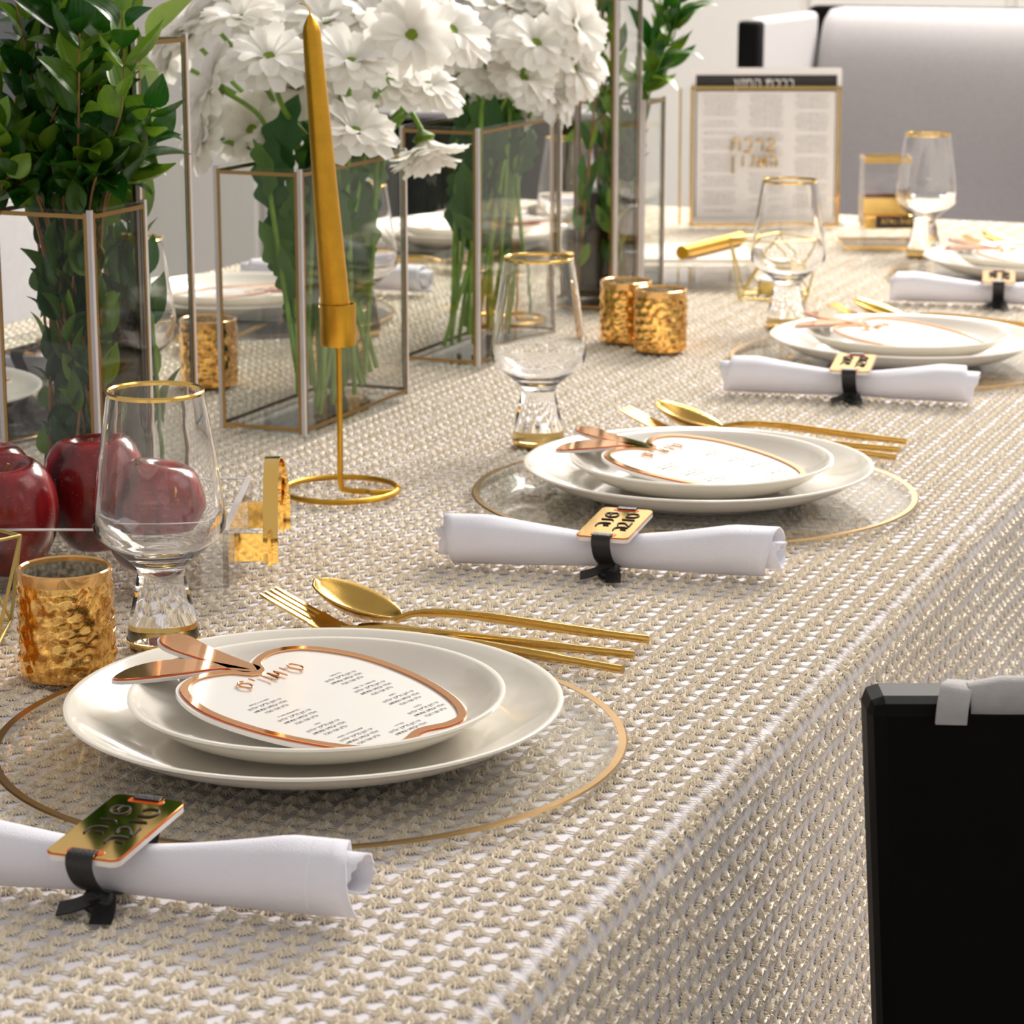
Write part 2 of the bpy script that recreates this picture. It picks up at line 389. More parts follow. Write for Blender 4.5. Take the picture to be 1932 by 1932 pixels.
# forward distance and frame test
ca, sa = math.cos(-YAW), math.sin(-YAW); xc = S[:, 0]*ca - S[:, 1]*sa; yc = S[:, 0]*sa + S[:, 1]*ca
cp, sp = math.cos(PITCH), math.sin(PITCH); dz = S[:, 2]-HC; dep = yc*cp - dz*sp; up = yc*sp + dz*cp
u = CX + FPX*xc/dep; v_ = CX - FPX*up/dep
inside = (u > 0) & (u < 1932) & (v_ > 0) & (v_ < 1932)
keep = (u > -500) & (u < 2700) & (v_ < 2600) & (dep > .3)
order = np.argsort(np.where(inside & (S[:, 2] > -.2), dep, 99))
single = set(order[:300].tolist())
acc_v = []; acc_f = []; k0 = 0
for i, (x, y, z, nx, nz) in enumerate(spots):
    if not keep[i]: continue
    jx, jy = rng.normal(0, .0004, 2); ra = rng.normal(0, .16); scl = rng.uniform(.92, 1.1)
    if rng.random() < .5: ra += 0.0
    n = Vector((nx, 0, nz)); tu = Vector((nz, 0, -nx)); tv_ = Vector((0, 1, 0))
    R = Matrix((tu, tv_, n)).transposed() @ Matrix.Rotation(ra, 3, 'Z') * scl
    pos = Vector((x, y, T+z)) + tu*jx + tv_*jy
    if i in single:
        o = bpy.data.objects.new('embroidered_flower', near_me[i % 3]); COL.objects.link(o); o.parent = cloth
        o.matrix_local = Matrix.Translation(pos) @ R.to_4x4(); continue
    tv, tf = (near_t[i % 3] if dep[i] < 1.75 else far_t[i % 2])
    acc_v.append(tv @ np.array(R).T + np.array(pos)); acc_f += [tuple(q+k0 for q in t) for t in tf]; k0 += len(tv)
me = bpy.data.meshes.new('embroidery'); me.from_pydata(np.concatenate(acc_v).tolist(), [], acc_f); me.update()
tag(link('embroidery', me, 'champagne_thread', cloth), kind='stuff')

# ------------------------------------------------------------------ chairs
def make_chair(label, loc, rz, wide=.48, top=.83, group=None, cat='chair'):
    """seat faces local +Y"""
    t = empty('upholstered_chair', label, cat, loc, rz, group); h = wide/2
    # black outer shell of the back, tapered towards the seat
    def slab(y0, y1, zt, zb, wt, wb_, lean):
        v = []
        for z, wd, l in ((zb, wb_, 0), (zb+(zt-zb)*.5, (wt+wb_)/2+.006, lean*.4), (zt, wt, lean)):
            v += [(-wd, y0-l, z), (wd, y0-l, z), (wd, y1-l, z), (-wd, y1-l, z)]
        b = MB(); b.v = v
        b.f = [(3, 2, 1, 0), (8, 9, 10, 11)] + [(i*4+k, i*4+(k+1) % 4, i*4+4+(k+1) % 4, i*4+4+k) for i in range(2) for k in range(4)]
        return b
    slab(-.24, -.205, top, .40, h, h-.05, .07).build('back_shell', 'chair_black', t, smooth=False, bevel=.008)
    slab(-.203, -.16, top-.014, .46, h-.035, h-.07, .07).build('backrest', 'chair_grey', t, bevel=.012)
    for s in (-1, 1):
        MB().ribbon(smooth_path([(s*(h-.037), -.3125, top-.010), (s*(h-.0375), -.3125, top-.002), (s*(h-.040), -.306, top+.0045), (s*(h-.045), -.294, top+.004)], 3), .014, (1, 0, 0), .002).build('upholstery_fold', 'chair_grey', t)
    MB().tube([(-h+.046, -.3035, top-.001), (-h+.06, -.3035, top+.0005), (h-.06, -.3035, top+.0005), (h-.046, -.3035, top-.001)], [.0075, .009, .009, .0075], 14).build('top_roll', 'chair_grey', t)
    MB().prism(rrect(-h+.02, h-.02, -.2, .25, .05), .38, .47).build('seat', 'chair_grey', t, bevel=.02)
    for s in (-1, 1):
        MB().bar((s*(h-.05), .21, .38), (s*(h-.04), .23, 0), .02, 8, .013).build('leg', 'chair_black', t)
        MB().bar((s*(h-.05), -.2, .40), (s*(h-.04), -.27, 0), .02, 8, .013).build('leg', 'chair_black', t)
    return t
c0 = Vector((-.274, 1.069, 0)) + E1*.240 + E2*.30
make_chair('black backed chair turned beside the draped table edge, grey fabric folded over its top', (c0.x, c0.y, 0), YAW, .48, .83)
for y, who in ((1.72, 'across the table behind the short myrtle vase'), (2.35, 'across the table behind the tall leafy vase'), (2.99, 'across the table behind the nearer daisy vase')):
    make_chair('grey upholstered chair ' + who, (-1.84, y, 0), -pi/2, .48, .85, 'side chairs across the table')
make_chair('dark backed chair standing past the far corner of the table behind the daisies', (-1.80, 4.35, 0), YAW-.1, .46, .83)
# wide wing chair at the head of the table
hc = empty('wing_chair', 'wide light grey wing chair with black frame at the head of the table', 'chair', (-.936, 4.25, 0), 0)
def roundbox(x0, x1, y0, y1, z0, z1, r): return MB().prism(rrect(x0, x1, z0, z1, r, 6), y0, y1).xf(XZ0)
XZ0 = Matrix(((1, 0, 0, 0), (0, 0, 1, 0), (0, 1, 0, 0), (0, 0, 0, 1)))
bk = MB(); prof = smooth_path([(0, -.02, .45), (0, .0, .62), (0, .022, .80), (0, .045, .92), (0, .072, .985), (0, .100, 1.010), (0, .111, 1.008)], 4)
bx_s = [-.300, -.296, -.285, -.26, 0, .26, .285, .296, .300]; ins = [.05, .03, .012, 0, 0, 0, .012, .03, .05]
for p in prof:
    for x, i_ in zip(bx_s, ins): bk.v.append((x, p.y + i_*.9, p.z - i_*.35))
nb_ = len(bx_s); bk.f = [(i*nb_+k, i*nb_+k+1, (i+1)*nb_+k+1, (i+1)*nb_+k) for i in range(len(prof)-1) for k in range(nb_-1)]
bk.build('backrest', 'chair_grey', hc, ang=70)
roundbox(-.33, .33, .112, .135, .35, 1.013, .02).build('back_shell', 'chair_black', hc, bevel=.004)
for s_ in (-1, 1):
    MB().box(min(s_*.303, s_*.330), max(s_*.303, s_*.330), -.235, .105, .40, 1.003).build('wing', 'chair_grey', hc, bevel=.01)
    MB().box(min(s_*.296, s_*.334), max(s_*.296, s_*.334), -.270, -.237, .30, 1.000).build('wing_frame', 'chair_black', hc, bevel=.006)
MB().prism(rrect(-.30, .30, -.30, .0, .05), .34, .46).build('seat', 'chair_grey', hc, bevel=.02)
for x in (-.29, .29):
    for y in (-.25, .11): MB().bar((x, y, .34), (x, y, 0), .022, 8, .015).build('leg', 'chair_black', hc)

# ------------------------------------------------------------------ place settings
TZ = T + .0036
SY = [1.110, 1.727, 2.343, 2.955]; SX = -.577
OY = [1.735, 2.350, 2.965]; OX = -1.295
WHO = ['at the setting beside the apple tray', 'at the setting across from the gold candlestick', 'at the setting by the wire candle holder', 'at the setting by the square cup']
WHOO = ['behind the short myrtle vase across the table', 'behind the nearer daisy vase across the table', 'behind the farther daisy vase across the table']
SLOTS = [((SX, y), 0.0, w_) for y, w_ in zip(SY, WHO)] + [((OX, y), pi, w_) for y, w_ in zip(OY, WHOO)]
def rot2(x, y, a): return x*math.cos(a)-y*math.sin(a), x*math.sin(a)+y*math.cos(a)
def spread(proto, dx, dy, z, fmt, drz=0.0, only=None, jit=0.0):
    """proto stands at the first slot; one copy for each of the other slots"""
    out = []
    for i, ((x, y), a, who) in enumerate(SLOTS):
        if only is not None and i not in only: continue
        qx, qy = rot2(dx, dy, a); loc = (x+qx, y+qy, z); rz = a + drz + (random.uniform(-jit, jit) if i else 0)
        if i == 0: proto.location = loc; proto.rotation_euler = (0, 0, rz); proto['label'] = fmt % who; o = proto
        else: o = copy_tree(proto, fmt % who, loc, (0, 0, rz))
        out.append(o)
    return out

# charger: clear glass disc with a gold rim band
ch = empty('glass_charger', 'x', 'charger plate', group='glass charger plates')
RC = .1635
MB().lathe([(0, 0), (RC-.006, 0), (RC-.0005, .0018), (RC, .0045), (RC-.001, .0052), (RC-.006, .005), (0, .0046)], 96).build('glass_disc', 'pane_glass', ch)
MB().lathe([(RC-.0044, .0051), (RC-.0004, .00535), (RC+.0004, .0045), (RC-.0004, .0049), (RC-.0044, .0047)], 96, close=True).build('gold_rim', 'brass_dark', ch)
spread(ch, 0, 0, TZ, 'clear glass charger plate with thin gold rim %s')
def plate(name, R, zr, foot, fl):
    o = empty(name, 'x', 'plate', group=name.replace('_', ' ') + 's')
    prof = [(0, .0022), (foot-.006, .0022), (foot-.005, 0), (foot, 0), (foot+.003, .0035)]
    n = 10
    for k in range(1, n+1):
        t = k/n; r = foot+.003 + (R-foot-.003)*t; prof.append((r, .0035 + (zr-.0035-.0015)*(t**1.9)*1.0))
    prof += [(R+.0006, zr-.0012), (R+.0003, zr), (R-.0012, zr+.0002)]
    m_ = []
    for k in range(n, 0, -1):
        t = k/n; r = foot+.001 + (R-foot-.004)*t; m_.append((r, fl + (zr-fl-.0004)*(t**2.2)))
    prof += m_ + [(foot*.6, fl-.0006), (0, fl-.0008)]
    MB().lathe(prof, 96).build('glazed_body', 'porcelain', o, ang=60)
    MB().lathe([(foot-.0055, -.0001), (foot-.0005, -.0001), (foot-.0005, .0006), (foot-.0055, .0006)], 64, close=True).build('foot_ring', 'glaze_grey', o)
    return o
dp = plate('dinner_plate', .1275, .0225, .076, .0060)
spread(dp, .004, -.003, TZ+.0054, 'large ivory dinner plate on glass charger %s')
sp_ = plate('salad_plate', .0962, .0220, .056, .0052)
spread(sp_, .007, -.006, TZ+.0054+.0056, 'small ivory salad plate stacked on dinner plate %s')

# apple shaped menu card
half = [(0, .050), (.010, .061), (.030, .0665), (.050, .057), (.0625, .028), (.061, -.010), (.050, -.043), (.034, -.0635), (.018, -.0668)]
ring = half + [(0, -.0625)] + [(-x, y) for x, y in reversed(half[1:])]
apple = closed_curve(ring, 5)[::-1]
ctr_in = offset_poly(apple, .0042)
STR = {
 'ש': [[(.45, .55), (.3, .95), (-.1, 1), (-.42, .6), (-.3, .1), (.1, 0), (.4, .25), (.3, .6), (-.05, .65)]], 'נ': [[(.1, 1), (.12, .2), (-.2, 0)]],
 'ה': [[(-.35, .95), (.2, .9), (.4, .5), (.35, 0)], [(-.1, .45), (-.12, 0)]], 'ט': [[(-.4, .9), (-.45, .3), (-.1, 0), (.3, .1), (.4, .6), (.15, .95)]],
 'ו': [[(0, 1), (.02, 0)]], 'ב': [[(-.35, .9), (.15, 1), (.3, .6), (-.05, .25), (-.4, .02), (.45, 0)]], 'ר': [[(-.3, .9), (.2, .95), (.35, .6), (.3, 0)]],
 'כ': [[(-.3, .95), (.2, .95), (.4, .5), (.2, 0), (-.35, 0)]], 'ת': [[(-.45, 0), (-.3, .15), (-.2, .95), (.3, .9), (.4, 0)]], 'ז': [[(-.1, .9), (.25, 1), (.05, .5), (-.1, 0)]],
 'ן': [[(0, 1), (.02, -.6)]], 'מ': [[(-.45, 0), (-.3, .9), (-.15, .3), (.1, .3), (.3, .9), (.45, 0)]], 'ם': [[(.4, .9), (0, 1), (-.4, .5), (0, 0), (.35, .4), (.1, .75), (-.4, .8)]],
 'ס': [[(.3, .95), (-.2, 1), (-.4, .5), (0, 0), (.4, .4), (.25, .9), (-.1, 1.05)]], 'י': [[(.05, 1), (.1, .6)]]}
def cursive(word, h, pitch, r, up='Y', n=5):
    """handwritten strokes, first letter at the right; returns MB in the x (right), y (up) plane"""
    b = MB(); x = len(word)*pitch/2 - pitch/2
    for ch_ in word:
        k = .55 if ch_ in 'ויןנז' else 1.0
        for st in STR[ch_]: b.tube([(x+p.x*pitch*.95*k, p.y*h, 0) for p in smooth_path([(a, c, 0) for a, c in st], 4)], r, n)
        x -= pitch
    return b
cd = empty('apple_menu_card', 'x', 'menu card', group='apple shaped menu cards')
MB().prism(offset_poly(apple, -.0022), 0, .0022).build('acrylic_body', 'acrylic_white', cd, ang=30)
MB().band(apple, ctr_in, .0023, .0034).build('copper_outline', 'copper_mirror', cd, ang=30)
MB().band(offset_poly(apple, -.0002), offset_poly(apple, .0006), .0022, .0030).build('orange_edge', 'orange_edge', cd, ang=30)
lf = closed_curve([(0, .054), (-.010, .066), (-.030, .074), (-.050, .083), (-.062, .092), (-.046, .097), (-.026, .094), (-.010, .082)], 5)
stm = closed_curve([(-.006, .054), (.006, .052), (.007, .066), (.009, .090), (.013, .112), (.002, .120), (-.007, .108), (-.007, .082)], 5)
for nm, pl in (('leaf', lf), ('stem', stm)):
    ar = sum(pl[i-1][0]*pl[i][1]-pl[i][0]*pl[i-1][1] for i in range(len(pl)))
    if ar < 0: pl = pl[::-1]
    L_ = MB().prism(offset_poly(pl, -.0014), .0004, .0022).build(nm, 'acrylic_white', cd, ang=30)
    MB().prism(pl, .00225, .0034).build('copper_face', 'copper_mirror', L_, ang=30)
    MB().band(offset_poly(pl, -.0003), offset_poly(pl, .0006), .0022, .0029).build('orange_edge', 'orange_edge', L_, ang=30)
cursive('סימנים', .0100, .0080, .00048).xf(Matrix.Translation((.0, .0345, .0036))).build('script_title', 'copper_mirror', cd)
blocks = [('APPLE & HONEY', -.030, .020, 3), ("POMEGRANATE'S", -.030, .000, 3), ('FISH', -.030, -.019, 3), ('HEAD OF FISH/SHEEP', -.027, -.038, 3),
          ('CARROTS', .030, .020, 3), ('LEEK OR CABBAGE', .030, .000, 3), ('BEETS', .030, -.019, 3), ('DATES', .027, -.038, 3), ('GOURD', .0, -.0475, 2)]
lines = ['יהי רצון מלפניך אלהינו', 'ואלהי אבותינו שתחדש', 'עלינו שנה טובה']
tx = MB()
for ttl, bx_, by_, nl in blocks:
    yy = by_
    v, f = text_mesh(ttl, .0021, 'CENTER'); tx.add([(p[0]+bx_, p[1]+yy, p[2]) for p in v], f); yy -= .0042
    for l_ in lines[:nl]:
        v, f = text_mesh(heb(l_), .0034, 'CENTER'); tx.add([(p[0]*.80+bx_, p[1]+yy, p[2]) for p in v], f); yy -= .0040
tx.xf(Matrix.Translation((0, 0, .00228))); tx.build('printed_blessings', 'ink', cd, smooth=False)
cards = spread(cd, .010, 0, TZ+.0205, 'copper edged apple menu card %s')
TILT = math.radians(5.6); CR = math.radians(13.5)
for o, ((x, y), a, who) in zip(cards, SLOTS):
    # card right = +Y, card up = -X (turned for the far side)
    o.rotation_euler = (Matrix.Rotation(a + pi/2 - CR, 3, 'Z') @ Matrix.Rotation(TILT, 3, 'X')).to_euler()
    o.location.z = TZ + .0240

# cutlery in place-setting coordinates (relative to the charger centre)
def rel(x, y, z): return Vector((x-SX, y-SY[0], z))
fk = empty('fork', 'x', 'fork', group='gold forks')
e, b_, t_ = rel(-.4744, 1.317, .0035), rel(-.650, 1.2935, .006), rel(-.686, 1.290, .021)
MB().tube(smooth_path([e, e.lerp(b_, .35)+Vector((0, 0, .001)), e.lerp(b_, .75)+Vector((0, 0, .002)), b_+Vector((.012, 0, .001)), b_], 5), [.0030]*4+[.0036]*6+[.0030]*5+[.0024]*5+[.003], 10, flat=.8).build('handle', 'brass_brushed', fk)
sd = Vector((.12, 1, 0)).normalized()
MB().ribbon(smooth_path([b_+Vector((.004, 0, .0003)), b_+Vector((-.008, -.0005, .001)), b_+Vector((-.018, -.001, .005))], 4), [.006, .010, .014, .018, .020, .0205, .021, .021, .021], sd, .0016).build('head', 'brass_brushed', fk)
for k in range(4):
    off = sd*(k-1.5)*.0055
    MB().ribbon([p+off*(1 if i < 3 else .98) for i, p in enumerate(smooth_path([b_+Vector((-.017, -.001, .0046)), b_+Vector((-.030, -.002, .0105)), t_+Vector((-.012, 0, .004))], 4))], [.0030]*7+[.0022, .0012], sd, .0014).build('tine', 'brass_brushed', fk)
spread(fk, 0, 0, TZ, 'brushed gold fork %s')
sn = empty('spoon', 'x', 'spoon', group='gold spoons')
e, b_, t_ = rel(-.477, 1.350, .0035), rel(-.622, 1.3165, .009), rel(-.682, 1.319, .026)
MB().tube(smooth_path([e, e.lerp(b_, .3)+Vector((0, 0, .002)), e.lerp(b_, .72)+Vector((0, 0, .006)), b_+Vector((.010, .002, .004)), b_+Vector((-.004, 0, -.001))], 5), [.0030]*4+[.0037]*6+[.0031]*5+[.0024]*5+[.003], 10, flat=.8).build('handle', 'brass_brushed', sn)
ax = (t_-b_); Ls = ax.length; ax.normalize(); sdv = Vector((0.05, 1, 0)); sdv = (sdv-ax*sdv.dot(ax)).normalized(); nv = ax.cross(sdv)
if nv.z < 0: nv = -nv
g = MB(); NU, NV = 14, 10
for i in range(NU+1):
    t = i/NU; wv_ = .0205*math.sin(pi*min(1, max(0, t)))**.55*(1.08-.25*(1-t)); dpth = .0105*math.sin(pi*t)**.8
    for j in range(NV+1):
        s_ = -1+2*j/NV; g.v.append(tuple(b_ + ax*Ls*t + sdv*wv_*s_ - nv*dpth*(1-s_*s_) + nv*.0012))
g.f = [(i*(NV+1)+j, i*(NV+1)+j+1, (i+1)*(NV+1)+j+1, (i+1)*(NV+1)+j) for i in range(NU) for j in range(NV)]
bo = g.build('bowl', 'brass_brushed', sn, ang=80); so = bo.modifiers.new('thickness', 'SOLIDIFY'); so.thickness = .0011; so.offset = 0
spread(sn, 0, 0, TZ, 'brushed gold spoon %s')
kn = empty('knife', 'x', 'knife', group='gold knives')
e, b_ = rel(-.4698, 1.2854, .0040), rel(-.585, 1.2955, .0065)
MB().tube(smooth_path([e, e.lerp(b_, .4), e.lerp(b_, .8), b_], 5), [.0030]*5+[.0038]*6+[.0032]*4+[.0026], 10, flat=.8).build('handle', 'brass_brushed', kn)
MB().ribbon(smooth_path([b_, b_+Vector((-.025, .002, .0005)), b_+Vector((-.058, .0045, .0005))], 4), [.005, .008, .010, .011, .012, .012, .011, .008, .002], Vector((0, 1, .3)), .0012).build('blade', 'brass_brushed', kn)
spread(kn, 0, 0, TZ, 'brushed gold knife %s')

# stemless-foot goblets
def goblet():
    o = empty('wine_goblet', 'x', 'glass', group='gold rimmed goblets')
    out = [(0, .0025), (.017, .0020), (.0205, .0022), (.0213, .0045), (.0207, .010), (.0188, .020), (.0150, .037), (.0139, .0435), (.0142, .0465), (.0175, .0505),
           (.0285, .0595), (.0362, .0660), (.0385, .0705), (.0388, .0755), (.0376, .086), (.0342, .112), (.0304, .136), (.0281, .151)]
    inn = [(.0271, .151), (.0294, .136), (.0331, .112), (.0365, .086), (.0376, .0762), (.0366, .0717), (.0350, .0678), (.0280, .0615), (.0180, .0540), (.0100, .0515), (0, .0510)]
    MB().lathe(out + inn, 64).build('glass_body', 'clear_glass', o, ang=50)
    MB().lathe([(.0283, .1498), (.0286, .1515), (.0277, .1526), (.0268, .1515), (.0270, .1498), (.0276, .1522)], 64, close=True).build('gold_rim', 'gold_edge', o)
    MB().lathe([(0, .0002), (.0205, .0002), (.0216, .0020), (.0217, .0044), (.0208, .0046), (.0200, .0016), (0, .0014)], 48, close=False).build('gold_foot', 'gold_edge', o)
    return o
gb = goblet()
gpos = [(-.743, 1.243), (-.755, 1.860), (-.740, 2.508), (-.741, 3.107)]
gwho = ['standing beside the gold votive', 'standing by the second plate stack', 'standing in front of the wire candle holder', 'standing beside the square gold banded cup']
for i, (g_, w_) in enumerate(zip(gpos, gwho)):
    lb = 'gold rimmed clear goblet ' + w_
    if i == 0: gb.location = (*g_, TZ); gb['label'] = lb
    else: copy_tree(gb, lb, (*g_, TZ))
for g_, w_ in (((-1.118, 1.835), 'seen through the tall leafy vase'), ((-1.130, 2.300), 'across the table behind the nearer daisy vase'), ((-1.130, 2.880), 'across the table behind the farther daisy vase')):
    copy_tree(gb, 'gold rimmed clear goblet ' + w_, (*g_, TZ))

# rolled napkins with ribbon-tied tags
def napkin(seed, hem):
    r_ = random.Random(seed); o = empty('rolled_napkin', 'x', 'napkin', group='rolled white napkins')
    L_, NX, TURNS, NP = .217, 34, 2.7, 26; b = MB(); nk = int(TURNS*NP)
    def rad(t): return .0122 + .0062*min(1, abs(t)*1.35)**1.3
    for i in range(NX+1):
        t = -1+2*i/NX; R = rad(t)
        for k in range(nk+1):
            q = k/nk; th = -2.0 - 2*pi*TURNS*q; f_ = 1-.74*q**.9
            wob = 1 + .05*math.sin(3*th+seed+t*2) * (.3+q) + .02*math.sin(7*th+5*t)
            ex = (abs(t)**6)*(.006*math.sin(3.1*q*pi+seed) + .003*r_.random()*q)
            x = t*L_/2 + ex*(1 if t > 0 else -1); rr = R*f_*wob
            b.v.append((x, rr*math.cos(th)*1.06, max(.0004, R*.96 + .0012*(1-abs(t)) + rr*math.sin(th)*.96)))
    W_ = nk+1
    b.f = [(i*W_+k, (i+1)*W_+k, (i+1)*W_+k+1, i*W_+k+1) for i in range(NX) for k in range(nk)]
    m_ = b.build('linen_roll', 'napkin_linen', o, ang=80); s_ = m_.modifiers.new('thickness', 'SOLIDIFY'); s_.thickness = .0011; s_.offset = -1
    st = MB(); x = L_/2-.015; R = rad(x/(L_/2))
    for k in range(24):
        a = pi*.62 + .075*k
        p = lambda aa: (x, R*1.06*math.cos(aa)*1.035, R*.96+.0003+R*.96*math.sin(aa)*1.035)
        st.bar(p(a), p(a+.045), .00022, 4)
    st.build('hem_stitching', 'stitch', o)
    return o
NAP = [((-.563, .8955), 9.5), ((-.5615, 1.5070), 13.0), ((-.577, 2.153), 7.0), ((-.573, 2.740), 7.0)]
np0 = napkin(2, True); npk = [np0]
variants = [np0, napkin(5, True), napkin(9, True)]
def tagthing():
    o = empty('napkin_tag', 'x', 'tag', group='mirrored napkin tags')
    body = rrect(-.0175, .0175, -.0335, .0335, .004)
    MB().prism(body, 0, .0028).build('acrylic_body', 'acrylic_white', o, ang=30)
    MB().band(offset_poly(body, -.0001), offset_poly(body, .0005), .0026, .0033).build('orange_edge', 'orange_edge', o)
    MB().prism(offset_poly(body, .0003), .0029, .0037).build('mirror_face', 'gold_mirror', o, ang=30)
    for s_ in (-1, 1): MB().prism(rrect(-.0085, .0085, s_*.0285-.0022, s_*.0285+.0022, .0012), .0037, .0039).build('slot', 'orange_edge', o)
    l1 = cursive('שנה', .0085, .0115, .00055).xf(Matrix.Translation((.004, .0020, .0040)))
    l2 = cursive('טובה', .0085, .0105, .00055).xf(Matrix.Translation((.001, -.0115, .0040)))
    l1.add(l2.v, l2.f); l1.xf(Matrix.Rotation(pi/2, 4, 'Z')).build('engraved_greeting', 'ink', o)
    # ribbon: through the slots and round the roll
    rb = [(0, -.0285, .0045), (0, -.0325, .0046), (0, -.0350, .0030), (0, -.0352, -.002), (0, -.031, -.010), (0, -.022, -.0175), (0, -.010, -.0235), (0, .004, -.0250), (0, .018, -.021), (0, .028, -.010), (0, .0345, -.001), (0, .0345, .0035), (0, .0320, .0046), (0, .0285, .0045)]
    MB().ribbon(smooth_path(rb, 4), .0125, (1, 0, 0), .0007).build('ribbon', 'ribbon_black', o)
    MB().prism(closed_curve([(-.010, -.010), (.002, -.012), (.011, -.006), (.009, .004), (-.004, .006), (-.012, .001)], 4), -.006, .006).xf(Matrix.Translation((.001, -.0200, -.0215)) @ Matrix.Rotation(.9, 4, 'X') @ Matrix.Scale(.62, 4)).build('knot', 'ribbon_black', o, bevel=.002)
    MB().ribbon(smooth_path([(.003, -.021, -.020), (.006, -.027, -.0235), (.008, -.035, -.0262)], 4), .010, (1, .2, 0), .0007).build('ribbon_tail', 'ribbon_black', o)
    MB().ribbon(smooth_path([(.000, -.021, -.020), (-.007, -.026, -.0230), (-.016, -.028, -.0255)], 4), .009, (.2, 1, .4), .0007).build('ribbon_tail', 'ribbon_black', o)
    return o
tg0 = tagthing()
for i, ((x, y), a) in enumerate(NAP):
    nb = ['rolled white napkin ', 'rolled white napkin ', 'rolled white napkin ', 'rolled white napkin '][i] + WHO[i]
    src = variants[i % 3]
    o = src if i < 3 else copy_tree(src)
    o.location = (x, y, TZ); o.rotation_euler = (0, 0, math.radians(a)); o['label'] = nb
    t_ = tg0 if i == 0 else copy_tree(tg0)
    ex = .001 if i == 0 else .004
    c_ = Vector((x+ex*math.cos(math.radians(a)), y + ex*math.sin(math.radians(a)), TZ+.0280)); t_.location = c_
    t_.rotation_euler = (math.radians(3), 0, math.radians([4, 5, 9, 12][i]))
    t_['label'] = 'gold tag with black ribbon on napkin ' + WHO[i]
for i, y in enumerate(OY):
    o = copy_tree(variants[(i+1) % 3], 'rolled white napkin ' + WHOO[i], (OX+.01, y+.205, TZ), (0, 0, pi+.1))
    copy_tree(tg0, 'gold mirrored napkin tag ' + WHOO[i], (OX+.01, y+.205, TZ+.028), (.03, 0, pi+.08))

# ------------------------------------------------------------------ centre of the table
def votive():
    o = empty('votive_cup', 'x', 'candle cup', group='gold votive cups'); b = MB(); n, m_ = 96, 34; H_, R = .0635, .0262
    for i in range(m_+1):
        z = .002 + (H_-.008)*i/m_; e_ = min(1, i/3, (m_-i)/3)
        for k in range(n):
            th = 2*pi*k/n; row = z/.0082; sh = .5*(int(row) % 2)
            a_ = math.cos(16*(th + sh*2*pi/16)); bb = math.sin(pi*(row % 1))
            r = R + e_*(.0012*(.5+.5*a_)*bb**.7 + .0005*math.sin(5*th+z*400)*math.sin(9*th-z*330)); b.v.append((r*math.cos(th), r*math.sin(th), z))
    b.f = [(i*n+k, i*n+(k+1) % n, (i+1)*n+(k+1) % n, (i+1)*n+k) for i in range(m_) for k in range(n)]
    b.lathe([(0, .001), (R-.003, .0002), (R-.0005, .002)], n)
    b.build('textured_body', 'mercury_glass', o, ang=70)
    MB().lathe([(R, H_-.0075), (R+.0006, H_-.003), (R+.0006, H_-.0006), (R-.0008, H_), (R-.0022, H_-.0008), (R-.0026, H_-.004), (R-.001, H_-.006)], 64, close=True).build('rim', 'amber_rim', o)
    MB().lathe([(R-.0026, H_-.003), (R-.003, .006), (0, .0058)], 64).build('inner_wall', 'votive_inside', o)
    return o
vt = votive()
VP = [((-.7605, 1.1675), 'in front of the apple tray beside the goblet'), ((-.8235, 1.1215), 'half cropped beside the textured votive near the apple tray'), ((-.863, 2.359), 'between the daisy vase and its twin votive'),
      ((-.812, 2.318), 'standing before its twin near the tall vase'), ((-1.129, 1.985), 'behind the tall leafy vase'), ((-1.045, 2.085), 'seen through the water of the nearer daisy vase')]
for i, (p_, w_) in enumerate(VP):
    lb = 'gold mercury glass votive cup ' + w_
    if i == 0: vt.location = (*p_, TZ); vt['label'] = lb
    else: o = copy_tree(vt, lb, (*p_, TZ), (0, 0, i*.7)); o.scale = (.97, .97, .97) if i > 1 else (1, 1, 1)

def candlestick(label, loc, rz, lean, lb2):
    o = empty('candlestick', label, 'candle holder', loc, rz, 'gold candlesticks'); R = .0425
    pth = [(.014*math.cos(a)*0+R*math.cos(a), R*math.sin(a), .0022) for a in np.linspace(pi*.0, pi*1.93, 60)]
    pth2 = smooth_path([(R*.94, -.013, .0022), (R*.55, -.014, .0022), (.018, -.010, .0022), (.004, -.002, .0024), (0, 0, .008), (0, 0, .05), (0, 0, .110)], 6)
    MB().tube(pth, .0022, 8).build('base_ring', 'gold_satin', o); MB().tube(pth2, .0022, 8).build('stem', 'gold_satin', o)
    MB().lathe([(0, .1085), (.003, .1085), (.0035, .1105), (.0128, .1110), (.0133, .1120), (.0133, .1415), (.0120, .1415), (.0120, .114), (0, .1135)], 48).build('cup', 'gold_satin', o)
    c_ = tag(MB().lathe([(0, 0), (.0112, 0), (.0114, .001), (.0066, .222), (.0056, .2265), (.0034, .2310), (.0012, .2345), (0, .235)], 40).build('body', 'gold_wax', None), None)
    k = empty('taper_candle', lb2, 'candle', (loc[0], loc[1], loc[2]+.1150), rz, 'gold taper candles'); c_.parent = k
    MB().tube(smooth_path([(0, 0, .233), (-.0004, 0, .238), (-.003, 0, .2415), (-.007, 0, .2428)], 4), .0005, 6).build('wick', 'gold_satin', k)
    k.rotation_euler = (Matrix.Rotation(YAW, 3, 'Z') @ Matrix.Rotation(-lean, 3, 'Y')).to_euler()
    return o
candlestick('gold wire ring candlestick in front of the daisy vase', (-.824, 1.640, TZ), YAW+.15, math.radians(4.0), 'tall gold taper candle leaning in the candlestick before the daisies')
candlestick('gold wire ring candlestick seen through the farther daisy vase', (-1.02, 2.425, TZ), YAW+.4, math.radians(1), 'gold taper candle hidden behind the farther daisies')

